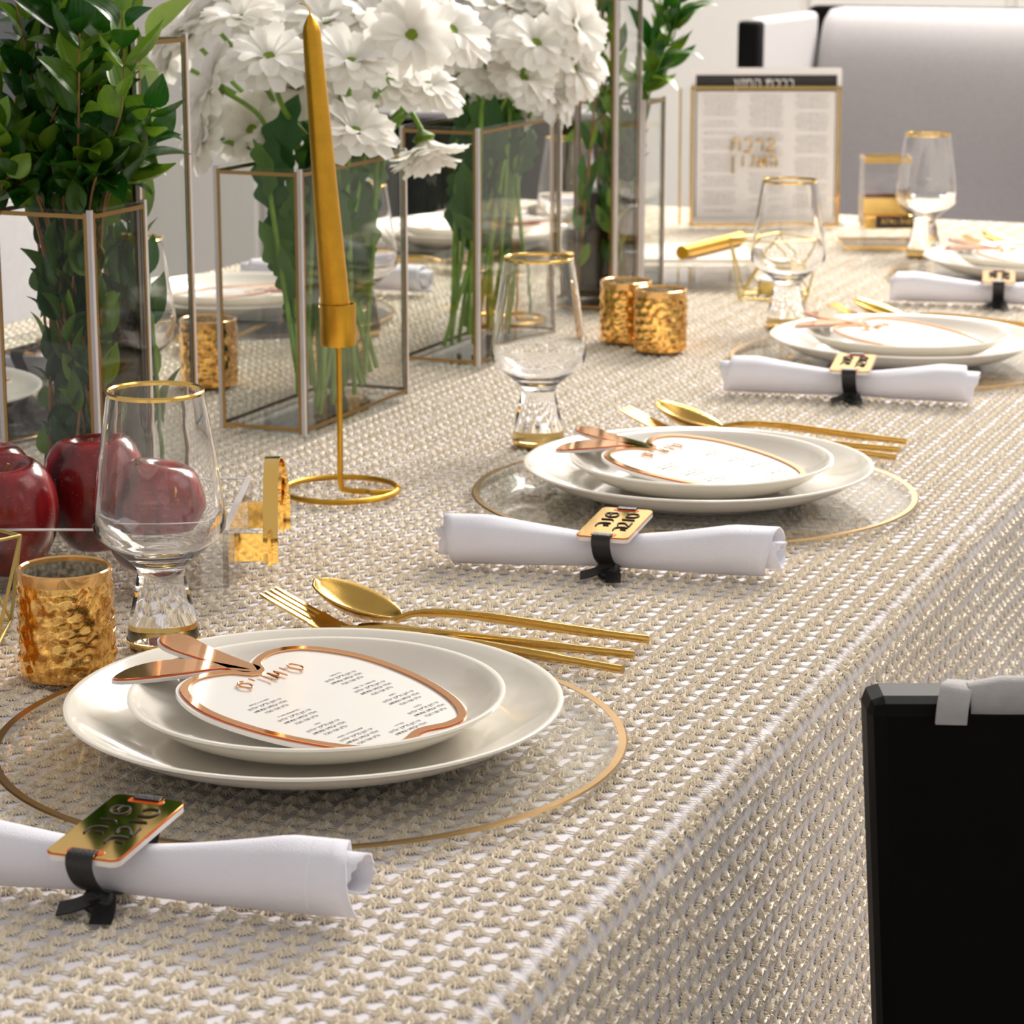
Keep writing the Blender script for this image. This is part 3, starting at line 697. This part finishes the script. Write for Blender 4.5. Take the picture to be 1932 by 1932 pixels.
def vase(label, x0, x1, y0, y1, h, wl, grp='brass edged glass vases'):
    cx_, cy_ = (x0+x1)/2, (y0+y1)/2; o = empty('glass_vase', label, 'vase', (cx_, cy_, TZ), 0, grp); a, b = (x1-x0)/2, (y1-y0)/2; t = .0028
    MB().box(-a, a, -b, b, .0002, .004).build('base', 'pane_glass', o, smooth=False)
    for (p, q, r, s_) in ((-a, a, -b, -b+t), (-a, a, b-t, b), (-a, -a+t, -b+t, b-t), (a-t, a, -b+t, b-t)):
        MB().box(p, q, r, s_, .0042, h).build('glass_pane', 'pane_glass', o, smooth=False)
    e = .0036
    for sx in (-1, 1):
        for sy in (-1, 1):
            # brass seam on each side of every upright corner, bright glass edge between them
            X, Y = sx*a, sy*b
            MB().box(min(X-sx*.0030, X-sx*.0056), max(X-sx*.0030, X-sx*.0056), Y-.0004, Y+.0004, .004, h-.002).build('edge_strip', 'brass_dark', o, smooth=False)
            MB().box(X-.0004, X+.0004, min(Y-sy*.0030, Y-sy*.0056), max(Y-sy*.0030, Y-sy*.0056), .004, h-.002).build('edge_strip', 'brass_dark', o, smooth=False)
            MB().box(min(X, X-sx*.0028)-.0003, max(X, X-sx*.0028)+.0003, min(Y, Y-sy*.0028)-.0003, max(Y, Y-sy*.0028)+.0003, .003, h).build('corner_edge', 'pane_edge', o, smooth=False)
    for z in (.006, h-.006):
        for s_ in (-1, 1):
            MB().box(-a+.003, a-.003, s_*b-.0005, s_*b+.0005, z, z+.003).build('edge_strip', 'brass_dark', o, smooth=False)
            MB().box(s_*a-.0005, s_*a+.0005, -b+.003, b-.003, z, z+.003).build('edge_strip', 'brass_dark', o, smooth=False)
    MB().box(-a+t+.0004, a-t-.0004, -b+t+.0004, b-t-.0004, .0046, wl).build('water', 'water', o, smooth=False)
    return o
V1 = (-1.010, -.930, 1.478, 1.552); V2 = (-1.016, -.941, 1.562, 1.636); V3 = (-1.015, -.936, 1.800, 2.000); V4 = (-1.012, -.932, 2.148, 2.356); V5 = (-1.005, -.930, 2.508, 2.584); V6 = (-1.008, -.930, 2.592, 2.664)
vase('square glass vase of myrtle with brass edges behind the apples', *V1, .222, .128)
vase('tall slim glass vase with brass edges behind the myrtle vase', *V2, .334, .135)
vase('oblong glass vase of daisies with brass edges behind the gold candlestick', *V3, .220, .095)
vase('oblong glass vase of daisies with brass edges beside the paired votives', *V4, .226, .098)
vase('tall slim glass vase of leaves beside the paired votives', *V5, .336, .105)
vase('square glass vase of leafy stems behind the tall vase', *V6, .222, .12)

# ------------------------------------------------------------------ foliage
def leaf_mesh(name, L_, W_, fold=.25, curl=.25, n=7, lobes=0, tip=1.0):
    b = MB()
    for i in range(n+1):
        t = i/n; wd = W_/2*(math.sin(pi*t**.85)**.8)*(1 - .15*t*tip)
        if lobes: wd *= 1 + .24*math.cos(2*pi*lobes*t+2.2)
        if i in (0, n): wd = .0004
        z = -curl*L_*(t-.35)**2
        b.v += [(-wd, L_*t, z + wd*fold*1.2), (0, L_*t, z - wd*fold*.3), (wd, L_*t, z + wd*fold*1.2)]
    b.f = [(i*3+k, i*3+k+1, i*3+4+k, i*3+3+k) for i in range(n) for k in range(2)]
    return b.mesh(name, True, 85)
LM = {'myrtle': [leaf_mesh('leaf', .023, .0145, .3, .3), leaf_mesh('leaf', .019, .0130, .2, .9), leaf_mesh('leaf', .027, .0135, .5, -.5)],
      'ruscus': [leaf_mesh('leaf', .050, .019, .25, .5), leaf_mesh('leaf', .044, .018, .2, -.4)],
      'big': [leaf_mesh('leaf', .105, .036, .18, .6), leaf_mesh('leaf', .085, .030, .22, 1.0)],
      'daisy': [leaf_mesh('leaf', .062, .030, .25, .6, 20, 3), leaf_mesh('leaf', .048, .024, .3, -.7, 18, 2.5)]}
for k, m_ in (('myrtle', 'myrtle_leaf'), ('ruscus', 'ruscus_leaf'), ('big', 'pale_leaf'), ('daisy', 'daisy_leaf')):
    for me in LM[k]: me.materials.append(M(m_))
def orient(d, n):
    """basis with local Y along d and local Z close to n"""
    d = d.normalized(); n = (n - d*n.dot(d)); n = n.normalized() if n.length > 1e-5 else d.orthogonal().normalized()
    return Matrix((d.cross(n), d, n)).transposed().to_4x4()
def put_leaf(me, pos, d, n, parent, scl=1.0):
    o = bpy.data.objects.new('leaf', me); COL.objects.link(o); o.parent = parent
    o.matrix_local = Matrix.Translation(pos - parent.location) @ orient(d, n) @ Matrix.Scale(scl, 4)
    return o
def rel_path(P, o): return [Vector(p) - o.location for p in P]
def inside_vase(V, m=.014): return Vector((random.uniform(V[0]+m, V[1]-m), random.uniform(V[2]+m, V[3]-m), 0))
def branch(name, label, cat, group, V, top, kind, stem_r, stem_mat, step, z0=.012, vh=.222, bend=.02, leafscale=1.0, skip=0.0, thin=0.0):
    base = inside_vase(V); base.z = TZ + z0; cx_, cy_ = (V[0]+V[1])/2, (V[2]+V[3])/2
    top = Vector(top); mouth = Vector((cx_ + max(-.024, min(.024, (top.x-cx_)*.45)), cy_ + max(-.022, min(.022, (top.y-cy_)*.45)), TZ+vh))
    o = empty(name, label, cat, base, 0, group)
    k = mouth.lerp(top, .5) + Vector((random.uniform(-bend, bend), random.uniform(-bend, bend), 0))
    P = smooth_path([base, base.lerp(mouth, .5), mouth, k, top], 14)
    n = len(P); MB().tube(rel_path(P, o), [stem_r*(1-.6*i/n) for i in range(n)], 6).build('stem', stem_mat, o)
    d = 0; side = random.random()*6; last = 0
    for i in range(1, n):
        d += (P[i]-P[i-1]).length
        if d-last < step: continue
        last = d
        t = (P[i]-P[i-1]).normalized(); in_v = P[i].z < TZ+vh+.004
        a0 = t.orthogonal().normalized(); b0 = t.cross(a0); side += 1.57 + random.uniform(-.4, .4)
        for s_ in (0, pi):
            if random.random() < (max(skip, thin) if in_v else skip): continue
            r_ = a0*math.cos(side+s_) + b0*math.sin(side+s_)
            dr = r_*random.uniform(.6, 1.1) + t*random.uniform(.5, 1.1)
            me = random.choice(LM[kind]); sc_ = leafscale*random.uniform(.75, 1.15)
            pos = P[i] + r_*stem_r
            if in_v:   # keep leaves inside the glass
                tipp = pos + dr.normalized()*.024*sc_
                dr = Vector((dr.x*.5, dr.y*.5, dr.z+.4)); sc_ *= .8
                q = pos + dr.normalized()*me.vertices[len(me.vertices)-2].co.y*sc_
                if not (V[0]+.006 < q.x < V[1]-.006 and V[2]+.006 < q.y < V[3]-.006): dr = Vector(((cx_-pos.x)*20, (cy_-pos.y)*20, 1.2))
            put_leaf(me, pos, dr, Vector((random.uniform(-.5, .5), random.uniform(-.5, .5)-.3, 1)), o, sc_)
    put_leaf(random.choice(LM[kind]), P[-1], P[-1]-P[-3], Vector((1, -1, .3)), o, leafscale*.9)
    return o
def vtop(V, px, py, dD=0.0):
    c_ = Vector(((V[0]+V[1])/2, (V[2]+V[3])/2, 0)); return pt(px, py, c_.dot(E2) + dD)
MY = [(20, -40), (70, 60), (120, -60), (175, 10), (-40, 120), (230, 120), (285, 205), (60, 200), (-10, 250), (140, 150), (200, 230), (-60, 20), (255, 270), (110, 270), (20, 330), (180, 300), (40, 130), (190, 60), (-40, 200), (150, 60), (290, 260), (90, -20), (230, 20), (-30, 310)]
for i, (px, py) in enumerate(MY):
    branch('myrtle_branch', 'leafy dark green myrtle branch in the square vase behind the apples', 'branch', 'myrtle branches in the short vase', V1, vtop(V1, px, py, random.uniform(-.05, .05)), 'myrtle', .0013, 'stem_brown', .0125, leafscale=1.45, thin=.58)
for i, (px, py) in enumerate([(150, -60), (215, -80), (60, -80), (265, -70), (110, -20)]):
    branch('broad_leaf_stem', 'tall stem with broad green leaves in the tall vase behind the myrtle', 'branch', 'broad leaf stems in the tall vase', V2, vtop(V2, px, py, random.uniform(-.03, .04)), 'ruscus', .002, 'stem_green', .030, vh=.334, bend=.01, leafscale=1.15)
# the pale blade leaning out over the tall vase and a hanging one inside it
for (a, b_, n_, s_, w_) in ((pt(268, 66, 1.88), pt(352, -10, 1.86), Vector((.3, -1, .3)), .8, 'pale broad leaf leaning out over the rim of the tall vase'), (pt(272, 95, 1.93), pt(287, 290, 1.93), Vector((1, -.5, .1)), .95, 'long pale leaf hanging inside the tall vase')):
    o = empty('blade_leaf', w_, 'leaf', a); L0 = (b_-a).length; put_leaf(LM['big'][0], a, b_-a, n_, o, L0/.105)
for i, (px, py) in enumerate([(1130, -60), (1185, -80), (1215, -50), (1160, -100)]):
    branch('leafy_stem', 'dark leafy stem packed into the tall vase by the paired votives', 'branch', 'leafy stems in the second tall vase', V5, vtop(V5, px, py, random.uniform(-.02, .02)), 'ruscus', .002, 'stem_brown', .026, vh=.33, bend=.005, leafscale=.95)
for i, (px, py) in enumerate([(1290, -30), (1262, 60), (1245, -60), (1270, 10), (1300, -70), (1120, 230)]):
    branch('ruscus_stem', 'glossy ruscus stem leaning out of the square vase behind the tall vase', 'branch', 'ruscus stems in the far vase', V6, vtop(V6, px, py, random.uniform(-.03, .03)), 'ruscus', .0018, 'stem_green', .022, bend=.012, leafscale=.95)

# daisies
pm = []
for L_, W_, cu in ((.032, .0150, .5), (.030, .0140, .9), (.028, .0135, 1.3)):
    b = MB(); n = 5
    for i in range(n+1):
        t = i/n; wd = W_/2*(.35+.65*min(1, t*1.8))*(1 if t < .85 else .62); z = .10*L_*math.sin(t*2.2) - cu*.16*L_*t*t*2
        y = L_*t; ym = y - (.0012 if i == n else 0)
        b.v += [(-wd, y, z+wd*.25), (0, ym, z), (wd, y, z+wd*.25)]
    b.f = [(i*3+k, i*3+k+1, i*3+4+k, i*3+3+k) for i in range(n) for k in range(2)]
    me = b.mesh('petal', True, 85); me.materials.append(M('petal_white')); pm.append(me)
eye = MB().lathe([(.0070, -.001), (.0078, .0012), (.0068, .0030), (.0040, .0040), (0, .0036)], 20).mesh('flower_eye'); eye.materials.append(M('daisy_eye'))
cal = MB().lathe([(.0018, -.0085), (.0035, -.0065), (.0075, -.0035), (.0095, -.0012), (.0082, -.0006), (0, -.0008)], 16).mesh('calyx'); cal.materials.append(M('sepal'))
def daisy(label, V, head, face, droop=0.0, scl=1.0, leaves=1, vh=.22, base=None, group='white daisies', closed=0.0):
    b0 = base or inside_vase(V, .016); b0 = Vector((b0.x, b0.y, TZ + random.uniform(.008, .03)))
    o = empty('daisy', label, 'flower', b0, random.uniform(0, 6.28)*0, group); face = Vector(face).normalized(); head = Vector(head)
    cx_ = max(V[0]+.012, min(V[1]-.012, b0.x*.5 + head.x*.5)); cy_ = max(V[2]+.012, min(V[3]-.012, b0.y*.45+head.y*.55))
    neck = head - face*.0085*scl; mouth = Vector((cx_, cy_, TZ+vh+.004))
    if neck.z < mouth.z: P = smooth_path([b0, b0.lerp(mouth, .55), mouth, mouth.lerp(neck, .5)+Vector((0, 0, .045)), neck - face*.02, neck], 7)
    else: P = smooth_path([b0, b0.lerp(mouth, .55), mouth, neck - face*.022 + (mouth-neck)*.25, neck], 7)
    MB().tube(rel_path(P, o), .0023, 6).build('stem', 'stem_green', o)
    B = orient(face.orthogonal(), face) ; base_m = Matrix.Translation(head - o.location) @ B @ Matrix.Scale(scl, 4)
    for me, nm in ((eye, 'flower_eye'), (cal, 'calyx')):
        q = bpy.data.objects.new(nm, me); COL.objects.link(q); q.parent = o; q.matrix_local = base_m
    ph = random.random()*6
    for layer, (n, r0, up_) in enumerate(((17, .0050, .06+closed), (15, .0042, .26+closed), (9, .0038, .55+closed))):
        for k in range(n):
            a = ph + 2*pi*(k+.5*layer)/n + random.uniform(-.08, .08)
            m_ = Matrix.Rotation(a, 4, 'Z') @ Matrix.Translation((0, r0, .0004+.0012*layer)) @ Matrix.Rotation(up_ - droop + random.uniform(-.14, .14), 4, 'X') @ Matrix.Rotation(random.uniform(-.25, .25), 4, 'Y') @ Matrix.Scale(random.uniform(.9, 1.08)*(1-.08*layer), 4)
            q = bpy.data.objects.new('petal', random.choice(pm)); COL.objects.link(q); q.parent = o; q.matrix_local = base_m @ m_
    low = [i for i in range(2, len(P)) if TZ+.085 < P[i].z < TZ+vh-.015]
    for k in range(leaves):
        i = random.choice(low); dr = Vector((random.uniform(-.35, .35), random.uniform(-.8, .8), 1)); me = random.choice(LM['daisy']); sc_ = random.uniform(.8, 1.25)
        q = P[i] + dr.normalized()*.055*sc_
        if not (V[0]+.01 < q.x < V[1]-.01 and V[2]+.01 < q.y < V[3]-.01): dr = Vector((((V[0]+V[1])/2-P[i].x)*9, ((V[2]+V[3])/2-P[i].y)*3, 1))
        put_leaf(me, P[i], dr, Vector((random.uniform(-.4, 1), -1, .3)), o, sc_)
    return o
def face_of(fx, fy, fz): return E1*fx + E2*fy + Vector((0, 0, fz))   # right, away, up
D3 = [(400, 45, .10, -.7, -.2, .8), (405, 165, .02, -.9, -.3, .4), (508, 112, -.02, -.05, -.55, .85), (455, 40, .04, -.2, -.3, .9), (392, 255, .03, -.9, -.4, .35), (478, 248, .05, -.3, -.6, .5),
      (560, 45, .08, 0, -.4, .9), (662, 122, -.02, .1, -.5, .85), (776, 68, .0, .1, -.93, .35), (645, 195, .0, .6, -.3, .5), (668, 252, -.03, .2, -.45, .85), (735, 150, .05, .4, -.5, .6), (802, 165, .06, .5, -.3, .8),
      (700, 35, .06, .1, -.3, 1), (615, 45, .05, 0, -.4, .9), (560, 170, .08, .1, -.5, .6), (325, 115, .14, -.8, -.3, .4), (350, 60, .12, -.6, -.2, .7), (520, 20, .12, -.2, -.4, .9), (640, -10, .10, 0, -.3, 1), (760, 0, .10, .2, -.4, .9), (450, -20, .12, -.3, -.3, .9), (850, 60, .10, .5, -.5, .6), (600, 120, .10, .1, -.6, .6)]
DL = {8: 'big open white daisy turning its whole round green eye outward', 2: 'upturned white daisy right beside the gold candle tip with half hidden eye', 4: 'white daisy hanging out low over the corner of the nearer daisy vase',
      10: 'white daisy resting on the nearer vase rim behind the gold candle', 16: 'white daisy seen through the upper pane of the tall slim vase'}
for k_, (px, py, dD, fx, fy, fz) in enumerate(D3):
    daisy(DL.get(k_, 'white daisy with green eye in the vase behind the gold candlestick'), V3, vtop(V3, px, py, dD - .02), face_of(fx, fy, fz), 0, 1.08, random.choice((2, 3)), group='daisies in the nearer vase', closed=random.uniform(0, .2))
daisy('white daisy drooping face down over the rim between the two daisy vases', V3, pt(800, 264, 2.18), face_of(.25, -.25, -.9), -.55, 1.1, 1, base=Vector((-.96, 1.96, 0)))
D4 = [(1083, 50, .0, .75, -.55, .35), (1078, 128, .05, .8, -.5, .2), (1010, 85, -.02, .3, -.6, .7), (935, 22, .05, 0, -.4, .9), (900, 10, .1, -.2, -.5, .8), (915, 85, .0, -.1, -.5, .8), (860, 78, .05, -.4, -.6, .6), (930, 135, .02, .1, -.6, .6),
      (985, 150, .0, .4, -.5, .6), (1035, 175, .03, .8, -.4, .3), (980, 30, .05, .2, -.4, .9), (1040, 10, .06, .5, -.4, .8), (870, 150, .08, -.2, -.5, .5), (1100, 100, .08, .9, -.2, .3), (1010, -20, .1, .3, -.3, .9), (900, -30, .1, 0, -.3, 1), (950, 190, .06, .2, -.6, .3), (860, 20, .12, -.3, -.4, .8), (1060, -30, .1, .5, -.3, .8), (1020, 130, .1, .4, -.6, .5)]
for px, py, dD, fx, fy, fz in D4:
    daisy('white daisy with green eye in the vase beside the paired votives', V4, vtop(V4, px, py, dD - .02), face_of(fx, fy, fz), 0, 1.08, random.choice((2, 3)), vh=.226, group='daisies in the farther vase', closed=random.uniform(0, .2))

# ------------------------------------------------------------------ apples in a clear tray
F0 = Vector((-.750, 1.336, TZ)); tl, td, th = .30, .150, .0465
tr = empty('acrylic_tray', 'clear acrylic tray with gold arched handle holding red apples', 'tray', F0, YAW)
MB().box(-tl, 0, 0, td, 0, .0085).build('base', 'pane_glass', tr, smooth=False, bevel=.0005)
for p, nm in (((-tl, 0, 0, .0042), 'wall_panel'), ((-tl, 0, td-.0042, td), 'wall_panel'), ((-.0042, 0, .0044, td-.0044), 'end_panel'), ((-tl, -tl+.0042, .0044, td-.0044), 'end_panel')):
    MB().box(p[0], p[1], p[2], p[3], .0087, th).build(nm, 'thin_acrylic', tr, smooth=False)
    if p[1]-p[0] > .1: MB().box(p[0], p[1], p[2], p[3], th, th+.0006).build('polished_edge', 'pane_edge', tr, smooth=False)
    else: MB().box(p[0], p[1], p[2], p[3], th, th+.0006).build('polished_edge', 'pane_edge', tr, smooth=False)
for y in (.030, .118): MB().ribbon([(.0003, y, th-.018), (.022, y, th-.018)], .018, (0, 0, 1), .0018).build('handle_bracket', 'gold_mirror', tr, smooth=False)
MB().ribbon(smooth_path([(.0235, .029, th-.028), (.0235, .030, th-.004), (.0225, .050, th+.022), (.0215, .074, th+.030), (.0225, .098, th+.022), (.0235, .118, th-.004), (.0235, .119, th-.028)], 6), .0095, (1, 0, 0), .0018).build('handle_arch', 'gold_mirror', tr)
MB().box(.0225, .0245, .020, .040, th-.028, th-.006).build('handle_plate', 'gold_mirror', tr, smooth=False)
MB().box(.0225, .0245, .108, .128, th-.028, th-.006).build('handle_plate', 'gold_mirror', tr, smooth=False)
def red_apple(label, loc, R, hh, rx, rz):
    o = empty('red_apple', label, 'apple', loc, 0, 'red apples in the tray'); b = MB(); n = 48; prof = []
    for k in range(27):
        t = pi*k/26; r = max(0.0, math.sin(t))**.82; z = -math.cos(t)
        r *= 1.0 + .10*z                                   # wider shoulders
        if k < 5: z += .30*math.exp(-(r/.28)**2)
        if k > 13: z -= .40*math.exp(-(r/.36)**2)
        prof.append((max(0, r)*R, (z+.78)/1.70*hh))
    prof[0] = (0, prof[0][1]); prof[-1] = (0, prof[-1][1])
    b.lathe(prof, n)
    b.v = [(x*(1+.018*math.cos(5*math.atan2(y, x))*(1.2-z/hh)), y*(1+.018*math.cos(5*math.atan2(y, x))*(1.2-z/hh)), z) for x, y, z in b.v]
    zmin = min(v[2] for v in b.v); b.v = [(x, y, z-zmin) for x, y, z in b.v]
    Rm = Matrix.Translation((0, 0, hh*.45)) @ Euler((rx, 0, rz)).to_matrix().to_4x4() @ Matrix.Translation((0, 0, -hh*.45)); b.xf(Rm)
    zmin = min(v[2] for v in b.v); b.v = [(x, y, z-zmin) for x, y, z in b.v]
    b.build('flesh_and_skin', 'apple_skin', o, ang=80)
    MB().tube(smooth_path([(0, 0, hh*.78), (.001, 0, hh*.9), (.004, .001, hh*1.02)], 4), .0011, 6).xf(Matrix.Translation((0, 0, -zmin)) @ Rm).build('stem', 'stem_brown', o)
    return o
ZB = TZ + .0088
def trp(a, b_): q = F0 + E1*a + E2*b_; return (q.x, q.y, ZB)
red_apple('bright red apple at the front of the clear tray', trp(-.146, .0405), .0335, .070, .15, .5)
red_apple('dark red apple at the back of the clear tray', trp(-.098, .102), .0335, .072, -.1, 1.5)
red_apple('dark red apple behind the goblet in the clear tray', trp(-.0505, .0405), .0335, .068, .18, 2.6)
red_apple('red apple at the back corner of the clear tray beside its neighbour', trp(-.170, .108), .030, .066, .1, 3.6)

# ------------------------------------------------------------------ wire tealight holders
def wire_holder(label, loc, rz, s, h):
    o = empty('wire_candle_holder', label, 'candle holder', loc, rz, 'geometric gold wire holders'); r = .0011
    B = [Vector((s*math.cos(a), s*math.sin(a), r)) for a in (pi/4, 3*pi/4, 5*pi/4, 7*pi/4)]
    U = [Vector((s*.98*math.cos(a), s*.98*math.sin(a), h)) for a in (0, pi/2, pi, 3*pi/2)]
    for Q, nm in ((B, 'base_rod'), (U, 'top_rod')):
        for k in range(4): MB().bar(Q[k], Q[(k+1) % 4], r, 8).build(nm, 'wire_gold', o)
    for k in range(4):
        for q in (U[k], U[(k+1) % 4]): MB().bar(B[k], q, r, 8).build('side_rod', 'wire_gold', o)
    MB().box(-s*.70, s*.70, -.007, .007, .0016, .0028).build('strap', 'wire_gold', o, smooth=False)
    MB().lathe([(0, .003), (.0185, .003), (.019, .004), (.019, .0165), (.0184, .0165), (.0184, .0045), (0, .0042)], 40).build('tealight_cup', 'wire_gold', o)
    tl_ = MB().lathe([(0, .0046), (.0178, .0046), (.0178, .0200), (.015, .0215), (0, .0212)], 40).build('tealight', 'wax_white', o)
    MB().bar((0, 0, .021), (.0005, 0, .027), .0006, 6).build('wick', 'ink', tl_)
    return o
wire_holder('gold wire tealight holder half cropped in front of the apple tray', (-.868, 1.2035, TZ), YAW+.05, .047, .062)
wire_holder('gold wire tealight holder behind the third goblet', (-.815, 2.712, TZ), YAW-.15, .052, .064)

# ------------------------------------------------------------------ blessing stand
A_ = pt(1300, 441, 3.447); ang = YAW; wd, ht = .204, .205
fs = empty('blessing_stand', 'clear acrylic stand with gold edges holding a printed blessing sheet', 'stand', (A_.x, A_.y, TZ), ang)
lean = Matrix.Rotation(math.radians(-4), 4, 'X')
def fr(mb, nm, m_, p=fs, **k): return mb.xf(lean).build(nm, m_, p, **k)
fr(MB().box(0, wd, 0, .0025, .002, ht-.016), 'front_panel', 'thin_acrylic', smooth=False)
for (x0, x1, z0, z1, nm) in ((0, .004, .002, ht-.016, 'gold_edge'), (wd-.004, wd, .002, ht-.016, 'gold_edge'), (0, wd, ht-.0195, ht-.0155, 'gold_edge'), (0, wd, .001, .005, 'gold_edge')):
    fr(MB().box(x0, x1, -.0016, .0004, z0, z1), nm, 'gold_edge', smooth=False)
fr(MB().box(-.012, wd-.012, .018, .0205, .002, ht-.018), 'rear_panel', 'thin_acrylic', smooth=False)
for x in (-.014, wd-.014): fr(MB().box(x, x+.003, .0165, .018, .002, ht-.018), 'gold_edge', 'gold_edge', smooth=False)
MB().box(-.002, wd+.008, -.012, .034, 0, .003).build('foot_plate', 'thin_acrylic', fs, smooth=False)
bs = empty('blessing_sheet', 'white printed blessing sheet with black title band in the stand', 'sheet', (A_.x, A_.y, TZ+.0035), ang)
def bf(mb, nm, m_, **k): return mb.xf(lean).build(nm, m_, bs, **k)
bf(MB().prism(rrect(.001, wd+.001, .002, ht+.006, .003), 0, .0012).xf(Matrix(((1, 0, 0, 0), (0, 0, 1, .0045), (0, 1, 0, 0), (0, 0, 0, 1)))), 'card', 'paper', smooth=False)
bf(MB().box(.0075, wd-.0055, .0036, .0042, .010, ht-.004), 'black_border', 'ink', smooth=False)
bf(MB().box(.0088, wd-.0068, .0030, .0035, .010, ht-.0255), 'white_field', 'paper', smooth=False)
XZ = Matrix(((1, 0, 0, 0), (0, 0, 1, 0), (0, 1, 0, 0), (0, 0, 0, 1)))
def wtext(body, size, x, z, y, nm, m_, sx=1.0, align='CENTER'):
    v, f = text_mesh(body, size, align); b = MB().add([(p[0]*sx+x, y, p[1]+z) for p in v], f); bf(b, nm, m_, smooth=False)
wtext(heb('ברכת המזון'), .0185, .100, ht-.0205, .0028, 'title', 'paper', .95)
tb_ = MB(); base_txt = ['ברוך אתה מלך העולם הזן את העולם', 'כלו בטובו בחן בחסד וברחמים הוא', 'נותן לחם לכל בשר כי לעולם חסדו', 'ובטובו הגדול תמיד לא חסר לנו']
tv = [text_mesh(heb(b_), .0052, 'CENTER') for b_ in base_txt]
for c_ in range(3):
    z = ht-.033; gaps = [(6, 9, 11, 15, 21, 25, 30), (9, 13, 17, 20, 27, 29), (4, 10, 16, 23, 26, 31)][c_]; row = 0
    while z > .016:
        if row not in gaps:
            v, f = tv[(row+c_) % 4]; tb_.add([(p[0]*.60 + .0088+.0315 + c_*.0625, .0027, p[1]*.9+z) for p in v], f)
        row += 1; z -= .0050
bf(tb_, 'printed_columns', 'ink_soft', smooth=False)
s1 = cursive('ברכת', .017, .0160, .0014).xf(Matrix.Translation((.085, ht*.50, 0))); s2 = cursive('המזון', .015, .0135, .0014).xf(Matrix.Translation((.085, ht*.50-.021, 0)))
s1.add(s2.v, s2.f); s1.xf(Matrix(((1, 0, 0, 0), (0, 0, 1, -.0030), (0, 1, 0, 0), (0, 0, 0, 1)))).xf(lean); s1.build('gold_script', 'gold_edge', fs)

# ------------------------------------------------------------------ white box with a gold roller, square cup
bp_ = Vector((-.846, 2.752, TZ))
bx = empty('lacquered_box', 'low white box with clear foot beneath the gold roller', 'box', bp_, YAW)
MB().box(-.158, .0, .0, .145, 0, .0075).build('foot_plate', 'thin_acrylic', bx, smooth=False)
MB().box(-.154, -.004, .004, .141, .0078, .030).build('body', 'thin_acrylic', bx, smooth=False, bevel=.001)
MB().box(-.1535, -.0045, .0045, .1405, .0302, .0345).build('lid', 'box_lacquer', bx, smooth=False, bevel=.001)
ra, rb_ = Vector((-.926, 2.715, TZ)), Vector((-.905, 2.865, TZ)); rr = .0078
o = empty('gold_roller', 'gold cylinder lying across the white box', 'roller', (ra.x, ra.y, TZ+.0346), 0)
MB().tube([(0, 0, rr), tuple(rb_-ra+Vector((0, 0, rr)))], rr, 28).build('rod', 'gold_satin', o, ang=40)
MB().tube([tuple((ra-rb_).normalized()*.0008+Vector((0, 0, rr))), tuple((ra-rb_).normalized()*.0001+Vector((0, 0, rr)))], rr*.97, 28).build('end_cap', 'gold_wax', o, ang=40)
cp_ = Vector((-.8265, 3.135, TZ))
cu = empty('square_cup', 'square clear cup with gold rim, gold band and lettered gold block', 'cup', cp_, YAW-.02)
MB().box(-.022, .070, .0, .092, 0, .004).build('base_plate', 'thin_acrylic', cu, smooth=False)
for p in ((-.022, .070, -.0008, .0004), (-.022, .070, .0916, .0928)): MB().box(*p, .0002, .0042).build('gold_edge', 'gold_edge', cu, smooth=False)
for p in ((-.0228, -.0216), (.0696, .0708)): MB().box(*p, .0004, .0916, .0002, .0042).build('gold_edge', 'gold_edge', cu, smooth=False)
for p in ((.002, .066, .004, .006), (.002, .066, .066, .068), (.002, .004, .006, .066), (.064, .066, .006, .066)): MB().box(*p, .0042, .026).build('block_wall', 'thin_acrylic', cu, smooth=False)
MB().box(.001, .067, .002, .069, .0262, .0435).build('gold_block', 'gold_mirror', cu, smooth=False, bevel=.001)
MB().box(.016, .0665, .0012, .0019, .0275, .0425).build('name_plate', 'ink', cu, smooth=False)
cs = cursive('טובה', .006, .0055, .0006); c2 = cursive('שנה', .006, .0055, .0006).xf(Matrix.Translation((.021, 0, 0))); cs.add(c2.v, c2.f)
cs.xf(Matrix(((1, 0, 0, .0320), (0, 0, 1, .0008), (0, 1, 0, .0330), (0, 0, 0, 1)))).build('name_lettering', 'gold_edge', cu)
for p in ((0, .058, .004, .006), (0, .058, .060, .062), (0, .002, .006, .060), (.056, .058, .006, .060)):
    MB().box(*p, .0440, .1150).build('cup_wall', 'thin_acrylic', cu, smooth=False)
    q = (p[0]-.0004, p[1]+.0004, p[2]-.0004, p[3]+.0004)
    MB().box(*q, .0445, .0650).build('gold_band', 'gold_edge', cu, smooth=False); MB().box(*q, .1090, .1152).build('gold_rim', 'gold_edge', cu, smooth=False)
